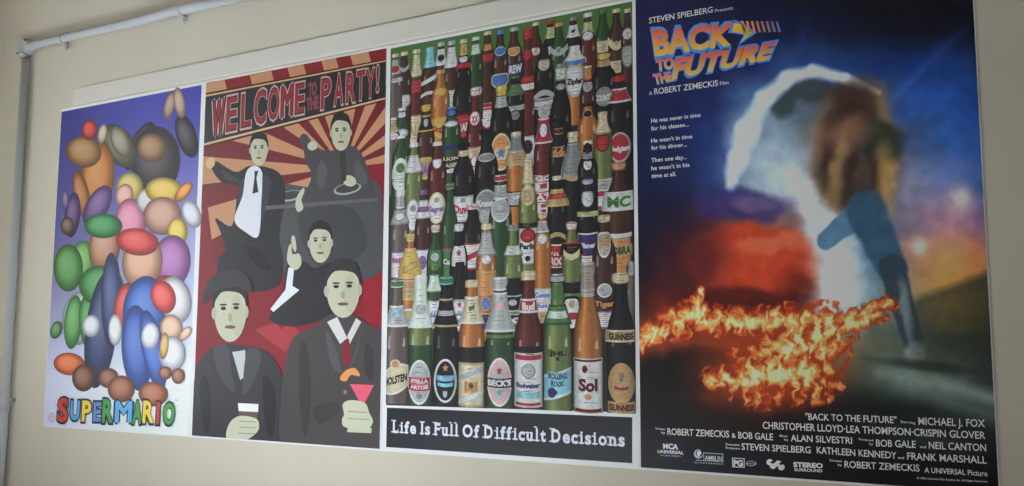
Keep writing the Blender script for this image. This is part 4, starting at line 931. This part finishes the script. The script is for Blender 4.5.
def logo(t, quad, s0=0.0):
    """bold slanting letters, red over yellow with a blue outline; quad = TL, TR, BR, BL"""
    v, f, _ = glyphs(t, 0.085); v2, f2, _ = glyphs(t, 0.045)
    TL, TR, BR, BL = (w2(q) for q in quad)
    def put(vv, ff, grow, fn, dy):
        pts, cols = [], []
        for u, q in vv:
            u2 = 0.5 + (u - 0.5) * (1 + grow * .25); q2 = 0.5 + (q - 0.5) * (1 + grow)
            pts.append(tuple((BL[i] * (1 - u2) + BR[i] * u2) * (1 - q2) + (TL[i] * (1 - u2) + TR[i] * u2) * q2 for i in (0, 1)))
            cols.append(k.col(fn(min(1, max(0, q)))))
        k.add(pts, ff, cols, dy)
    put(v, f, 0.10, lambda q: (66, 112, 176), 0)
    put(v2, f2, -0.02, lambda q: mixc((220, 150, 62), (196, 66, 54), q), L1)
k = Ink(G4, TY)
logo('BACK', [(651.5, 28.5), (738, 21.5), (732, 44.5), (655, 55.5)])
logo('TO', [(655.8, 59.8), (674.0, 56.6), (674.5, 67.8), (657, 70.8)])
logo('THE', [(652.8, 74.5), (671, 71.5), (673.5, 80.5), (655, 84)])
logo('FUTURE', [(676.5, 57.5), (778, 40.5), (770, 58.5), (672, 78.8)])
for i in range(8):                                                  # speed bars beside the title
    a = 741 + i * 5.0
    k.poly([(a, 21.3 + i * .1), (a + 2.6 - i * .1, 21.1 + i * .1), (a + 5.2, 32.6 - i * .1), (a + 2.8, 33.0 - i * .1)], mixc((210, 100, 60), (90, 100, 130), i / 7), L1)
k.poly([(733, 20), (742, 22), (757, 33), (738, 46), (744, 35), (728, 33)], (66, 112, 176), 0)
k.poly([(735, 23), (741, 24.5), (753, 33), (741, 42.5), (746, 34), (732, 32)], (222, 150, 62), L1)
k.build('title_lettering', M_INK, P)
k = Ink(G4, TY)
CR = [('"BACK TO THE FUTURE"', 805.6, 419.6, 896.8, 423.2, 7.2), ('Starring', 900.7, 422.6, 915.4, 424, 2.6), ('MICHAEL J. FOX', 918.6, 424.6, 985.2, 427, 8.2),
      ('CHRISTOPHER LLOYD\u00b7LEA THOMPSON\u00b7CRISPIN GLOVER', 763, 428.6, 985.6, 438.9, 7.8),
      ('Written', 655.5, 429.4, 665.5, 430.2, 2.2), ('by', 661.5, 433.4, 665.5, 433.8, 2.2), ('ROBERT ZEMECKIS', 667.7, 434.6, 729.5, 437.4, 7.2), ('&', 732, 437.6, 736, 437.8, 5), ('BOB GALE', 738.6, 438.2, 773.3, 440.2, 7.2),
      ('Music', 779.8, 436.6, 788, 437.2, 2.2), ('by', 784.5, 440.4, 788.5, 440.8, 2.2), ('ALAN SILVESTRI', 791, 441, 852.4, 443.8, 7.2), ('Produced', 859, 440.2, 873.4, 441.4, 2.4), ('by', 869.5, 444.8, 873.4, 445.1, 2.4),
      ('BOB GALE', 876.2, 446.2, 916, 447.8, 7.6), ('and', 920, 447.8, 926.2, 448.2, 2.8), ('NEIL CANTON', 929, 448.6, 986.4, 451.2, 7.8),
      ('Executive', 726, 445, 740, 446, 2.3), ('Producers', 726, 448.6, 740, 449.6, 2.3), ('STEVEN SPIELBERG', 741.9, 449.6, 811, 453.2, 7.2), ('KATHLEEN KENNEDY', 817, 453.2, 896.8, 458.8, 7.4), ('and', 898, 458.6, 904.2, 459, 2.8),
      ('FRANK MARSHALL', 907.3, 459.4, 987, 463.6, 7.8), ('Directed', 829.8, 461.2, 841.8, 462.2, 2.4), ('by', 838, 465.8, 842, 466, 2.4), ('ROBERT ZEMECKIS', 844.7, 467.4, 919.8, 471.4, 7.4), ('A UNIVERSAL Picture', 924.7, 472.4, 987.6, 476.2, 5.8),
      ('\u00a9 1985 Universal City Studios, Inc. All Rights Reserved.', 917, 478.8, 987.6, 482.4, 2.0)]
for t, x0, y0, x1, y1, h in CR:
    k.text(t, (x0, y0), (x1, y1), h, h * 1.02, CW, 0, 0.012)
k.build('credit_lettering', M_INK, P)
def emblem(fn):
    k = Ink(G4, TY); fn(k); k.build('printed_emblem', M_INK, P)
def em1(k):
    k.poly([(657, 438), (686, 439.6), (686, 462.4), (657.4, 461)], (12, 13, 26))
    k.oval(670.8, 449.5, 8.5, 7.5, (26, 34, 60), L1)
    k.text('MCA', (663.4, 448.4), (678.6, 449.2), 5.4, 5.4, (210, 212, 226), L2, 0.05)
    k.text('UNIVERSAL', (657.8, 452.8), (684.0, 454.2), 3.4, 3.4, (196, 200, 220), L2, 0.03)
    k.text('HOME VIDEO', (661.0, 456.0), (681.0, 457.0), 1.6, 1.6, (150, 152, 170), L2)
def em2(k):
    k.oval(698.8, 453.8, 4.6, 4.6, (150, 156, 176)); k.oval(699.6, 453.2, 3.6, 3.6, (14, 15, 22), L1)
    k.poly([(697, 452), (699.5, 449.8), (702, 452.6), (700, 456), (697.6, 457)], (186, 190, 204), L2)
    k.poly([(703.6, 452.4), (723.4, 453.6), (723.6, 462), (696, 460.4), (696, 459.6), (703.8, 460)], (140, 146, 166))
    k.poly([(704.3, 453.2), (722.8, 454.3), (722.9, 461.1), (704.5, 460)], (14, 15, 24), L1)
    k.text('AMBLIN', (705.2, 459.8), (722.4, 460.8), 5.0, 5.0, (196, 202, 220), L2, 0.01)
    k.text('ENTERTAINMENT', (695.0, 463.2), (724, 464.8), 1.7, 1.7, (150, 154, 170), L1)
def em3(k):
    k.poly([(732.4, 457.6), (744.8, 458.2), (744.8, 467.6), (732.4, 467)], (176, 178, 190)); k.poly([(733.2, 458.4), (744, 459), (744, 466.8), (733.2, 466.2)], (16, 16, 22), L1)
    k.text('PG', (733.8, 465.6), (743.2, 466), 6.2, 6.2, (205, 206, 216), L2, 0.05)
    k.ring([(751.4 + 5 * math.cos(a), 463.4 + 2.2 * math.sin(a)) for a in [i * math.pi / 8 for i in range(16)]], (130, 134, 146), 0.8)
    k.poly([(746.6, 463), (756.2, 463.4), (756.2, 464.2), (746.6, 463.8)], (130, 134, 146), L1)
def em4(k):
    for cx, cy in ((771.6, 464.2), (780.0, 465.6)):
        for sgn in (0, 1):
            k.oval(cx - 1.6 + sgn * 3.2, cy - 2.1 + sgn * 3.6, 3.3, 3.1, (192, 194, 204))
        k.oval(cx + 1.2, cy - 2.0, 2.0, 1.3, (10, 10, 16), L1)
def em5(k):
    k.text('STEREO', (793.6, 466.6), (823.2, 468.0), 5.0, 5.0, (196, 198, 208), 0, 0.05)
    k.text('SURROUND', (794.6, 470.8), (822.6, 472.2), 3.2, 3.2, (180, 182, 192), 0, 0.03)
for e in (em1, em2, em3, em4, em5): emblem(e)
